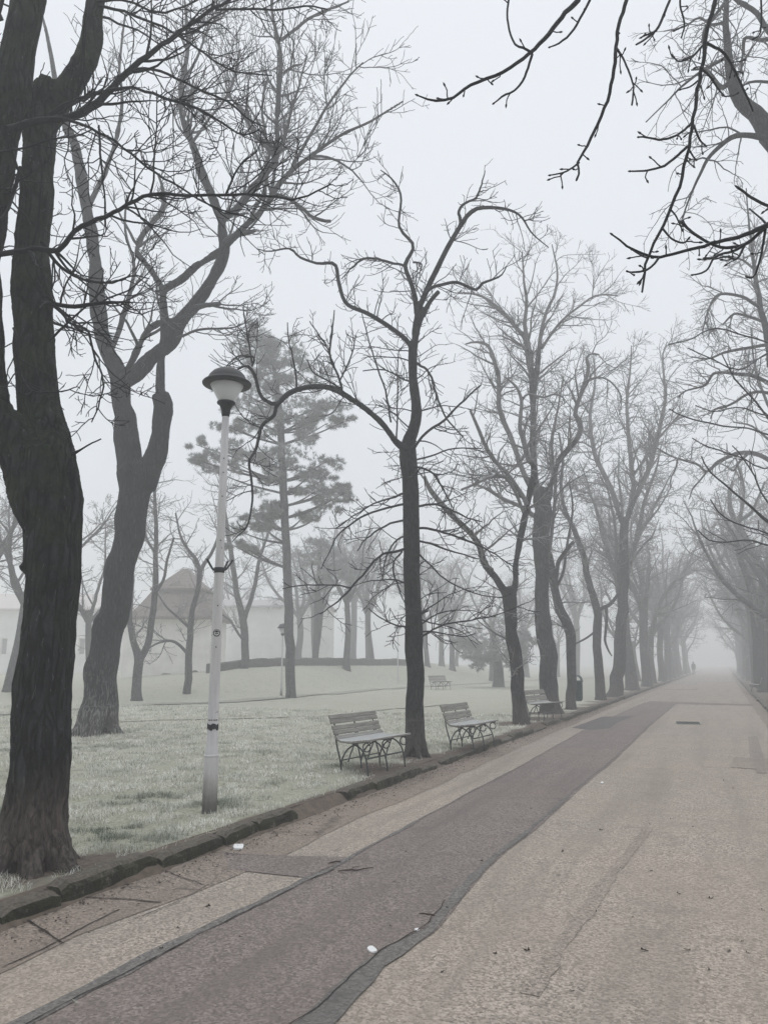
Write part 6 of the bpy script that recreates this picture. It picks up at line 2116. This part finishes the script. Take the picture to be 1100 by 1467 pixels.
rr_ = [(0.16, 0.12), (0.15, 0.12), (0.17, 0.12), 0.06, 0.085, 0.075, 0.075, 0.06, 0.042, 0.04, 0.075, 0.06, 0.042, 0.04, 0.095, 0.065, 0.045, 0.04, 0.095, 0.065, 0.045, 0.04]
skin_figure('body', v, e_, rr_, M['coat'], man)
mb = MB().lathe([(0.255, 0.72), (0.235, 0.95), (0.21, 1.15), (0.225, 1.36), (0.13, 1.47), (0.09, 1.5)], 20)
ct = mb.build('coat', M['coat'], man)
ct.scale = (1, 0.72, 1)
hd = MB().lathe([(0.05, 1.5), (0.07, 1.54), (0.093, 1.62), (0.098, 1.68), (0.08, 1.745), (0.0, 1.77)], 16)
hd.build('hair', M['black'], man)

# ================================================================== SMALL THINGS ON THE GROUND
def flat_thing(name, pts, z, th, m, label, cat, group=None):
    pts = np.array(pts, float)
    c0 = np.array([*pts.mean(0)[:2], z])
    V = [(x - c0[0], y - c0[1], 0.0) for x, y in pts] + [(x - c0[0], y - c0[1], th + 0.3 * th * ((i % 3) - 1)) for i, (x, y) in enumerate(pts)]
    k = len(pts)
    F = [tuple(range(k))[::-1], tuple(range(k, 2 * k))] + [(i, (i + 1) % k, k + (i + 1) % k, k + i) for i in range(k)]
    me = bpy.data.meshes.new(name)
    me.from_pydata(V, [], F)
    me.update()
    import bmesh as bm_
    b_ = bm_.new()
    b_.from_mesh(me)
    bm_.ops.recalc_face_normals(b_, faces=b_.faces)
    b_.to_mesh(me)
    b_.free()
    return tag(link(name, me, m, None, c0), label, cat, group)


wp = plain('white_paper', (0.75, 0.75, 0.74), 0.7, 0.04)
pap = [at(x, y, 0.01)[:2] for x, y in [(334, 1213), (336, 1210.5), (349, 1211), (349, 1214.5), (346, 1217), (335, 1217)]]
flat_thing('paper_litter', pap, 0.007, 0.012, wp, 'white crumpled paper lying in the gutter below the lamp post', 'litter')
sc_ = [at(533 + 7 * math.cos(a) + 1.5 * math.sin(a), 1363 + 4.2 * math.sin(a) + .8 * math.cos(a))[:2] for a in np.linspace(0, 6.28, 11)[:-1]]
flat_thing('paper_litter', sc_, 0.006, 0.008, wp, 'small white oval scrap lying on the dark strip of asphalt', 'litter')
for (x, y, r, lab) in [(597, 1334, 4, 'tiny white speck of litter right of the oval scrap'), (862, 1122, 2.6, 'tiny white scrap on the pale paving of the avenue')]:
    flat_thing('paper_litter', [at(x + r * math.cos(a), y + r * .5 * math.sin(a))[:2] for a in (0.2, 1.4, 2.6, 3.9, 5.1)], 0.006, 0.006, wp, lab, 'litter')
for pts_, w_, lab in [([(484, 1248, 0.004), (500, 1247, 0.006), (512, 1246, 0.005), (535, 1243, 0.003)], 1, 'forked dark twig lying on the dark strip of asphalt'),
                      ([(470, 1237, 0.004), (480, 1235.5, 0.006), (488, 1235, 0.004)], 0, 'short dark twig lying at the edge of the cross patch'),
                      ([(600, 1309, 0.003), (610, 1310, 0.005), (622, 1312, 0.004)], 0, 'short brown twig lying near the tar seam'),
                      ([(104, 1430, 0.002), (108, 1434, 0.003), (112, 1438, 0.003), (108, 1437, 0.002)], 0, 'pale curled twig lying on the tar seam at bottom left')]:
    q = np.array([[*at(x, y, 0.015)[:2], 0.012 + r] for x, y, r in pts_])
    rr2 = np.array([r for _, _, r in pts_])
    cc = catmull(np.c_[q, rr2], 16)
    cc[:, 2] += 0.004 * fbm(cc[:, :3] * 20, 5, 2)
    o0 = np.array([cc[0, 0], cc[0, 1], 0.0])
    mb = MB()
    mb.tubes(cc[:, :3] - o0, np.maximum(cc[:, 3], 0.0015), 6, cap=True)
    if w_:
        f_ = catmull(np.array([[*(cc[6, :3] - o0), 0.004], [*(at(505, 1243, .02) - o0), 0.003], [*(at(514, 1241, .03) - o0), 0.0015]]), 8)
        mb.tubes(f_[:, :3], f_[:, 3], 5)
    tag(mb.build('fallen_twig', M['leaf'] if 'pale' not in lab else M['path'], None, loc=o0), lab, 'twig')


def leaf_mesh(seed):
    rr = np.random.default_rng(seed)
    n = 12
    V = [(0, 0, 0.006)]
    for i in range(n):
        a = i * 2 * math.pi / n
        r = 0.026 * (0.75 + 0.25 * math.cos(2 * a)) * (1 + 0.25 * rr.normal())
        V.append((r * math.cos(a), 0.6 * r * math.sin(a), 0.004 + 0.01 * abs(rr.normal())))
    F = [(0, 1 + i, 1 + (i + 1) % n) for i in range(n)]
    st_ = len(V)
    V += [(0.018, 0.001, 0.006), (0.042, 0.002, 0.006), (0.042, -0.001, 0.006), (0.018, -0.001, 0.006)]
    F.append((st_, st_ + 1, st_ + 2, st_ + 3))
    me = bpy.data.meshes.new('fallen_leaf')
    me.from_pydata(V, [], F)
    me.update()
    me.materials.append(M['leaf'])
    return me


leaves = [leaf_mesh(s) for s in range(5)]
rl = random.Random(9)
lp = [(906, 1314), (888, 1244), (923, 1363), (755, 1363), (709, 1367), (640, 1303), (1044, 1363), (1071, 1366), (960, 1174), (930, 1181), (992, 1185), (1038, 1247), (972, 1281), (1017, 1288), (1092, 1304), (1063, 1349), (985, 1362), (1015, 1390), (860, 1190), (800, 1255), (690, 1236), (560, 1330), (345, 1345), (232, 1362), (297, 1300), (255, 1330), (820, 1420), (1050, 1130), (760, 1160)]
lp += [(rl.uniform(560, 1090), rl.uniform(1090, 1440)) for _ in range(7)]
for i, (x, y) in enumerate(lp):
    p = at(x, y, 0.0)
    z = 0.0
    if ledge[:, 0].mean() - .1 < p[0] < redge[:, 0].mean() + .15:
        z = 0.009
    o = link('fallen_leaf', leaves[i % 5], None, None, (p[0], p[1], z))
    o.rotation_euler = (0, 0, rl.uniform(0, 6.3))
    s = rl.uniform(0.4, 0.85)
    o.scale = (s, s, s)
    tag(o, 'small dark fallen leaf lying on the paving of the avenue', 'leaf', 'dead leaves scattered on the avenue')

# drain grate set in the paving
dp = at(985, 1036)
gre = empty('drain_grate', (dp[0], dp[1], 0.0), R(4), 'dark rectangular drain grate set in the pale paving', 'drain grate')
m1 = MB()
m1.box(-0.33, 0.33, -0.5, -0.46, 0.001, 0.010).box(-0.33, 0.33, 0.46, 0.5, 0.001, 0.010).box(-0.33, -0.29, -0.46, 0.46, 0.001, 0.010).box(0.29, 0.33, -0.46, 0.46, 0.001, 0.010)
m1.build('frame', M['path'], gre, smooth=False)
m1 = MB().box(-0.289, 0.289, -0.459, 0.459, 0.001, 0.004)
for k in range(9):
    y = -0.41 + k * 0.1025
    m1.box(-0.285, 0.285, y - 0.025, y + 0.025, 0.0042, 0.009)
m1.build('grille', M['iron'], gre, smooth=False)

# ================================================================== HAZE
hm = bpy.data.materials.new('haze')
hm.use_nodes = True
t = hm.node_tree
t.nodes.clear()
o_ = t.nodes.new('ShaderNodeOutputMaterial')
pv = t.nodes.new('ShaderNodeVolumePrincipled')
pv.inputs['Color'].default_value = (0.955, 0.955, 0.962, 1)
pv.inputs['Density'].default_value = FOG
pv.inputs['Anisotropy'].default_value = 0.25
t.links.new(pv.outputs[0], o_.inputs['Volume'])
HAZE_TOP = 19.6
mb = MB().box(-500, 500, -140, 500, -1.0, HAZE_TOP)
tag(mb.build('haze', hm, None, smooth=False), 'even winter fog filling the park', 'fog', kind='stuff')
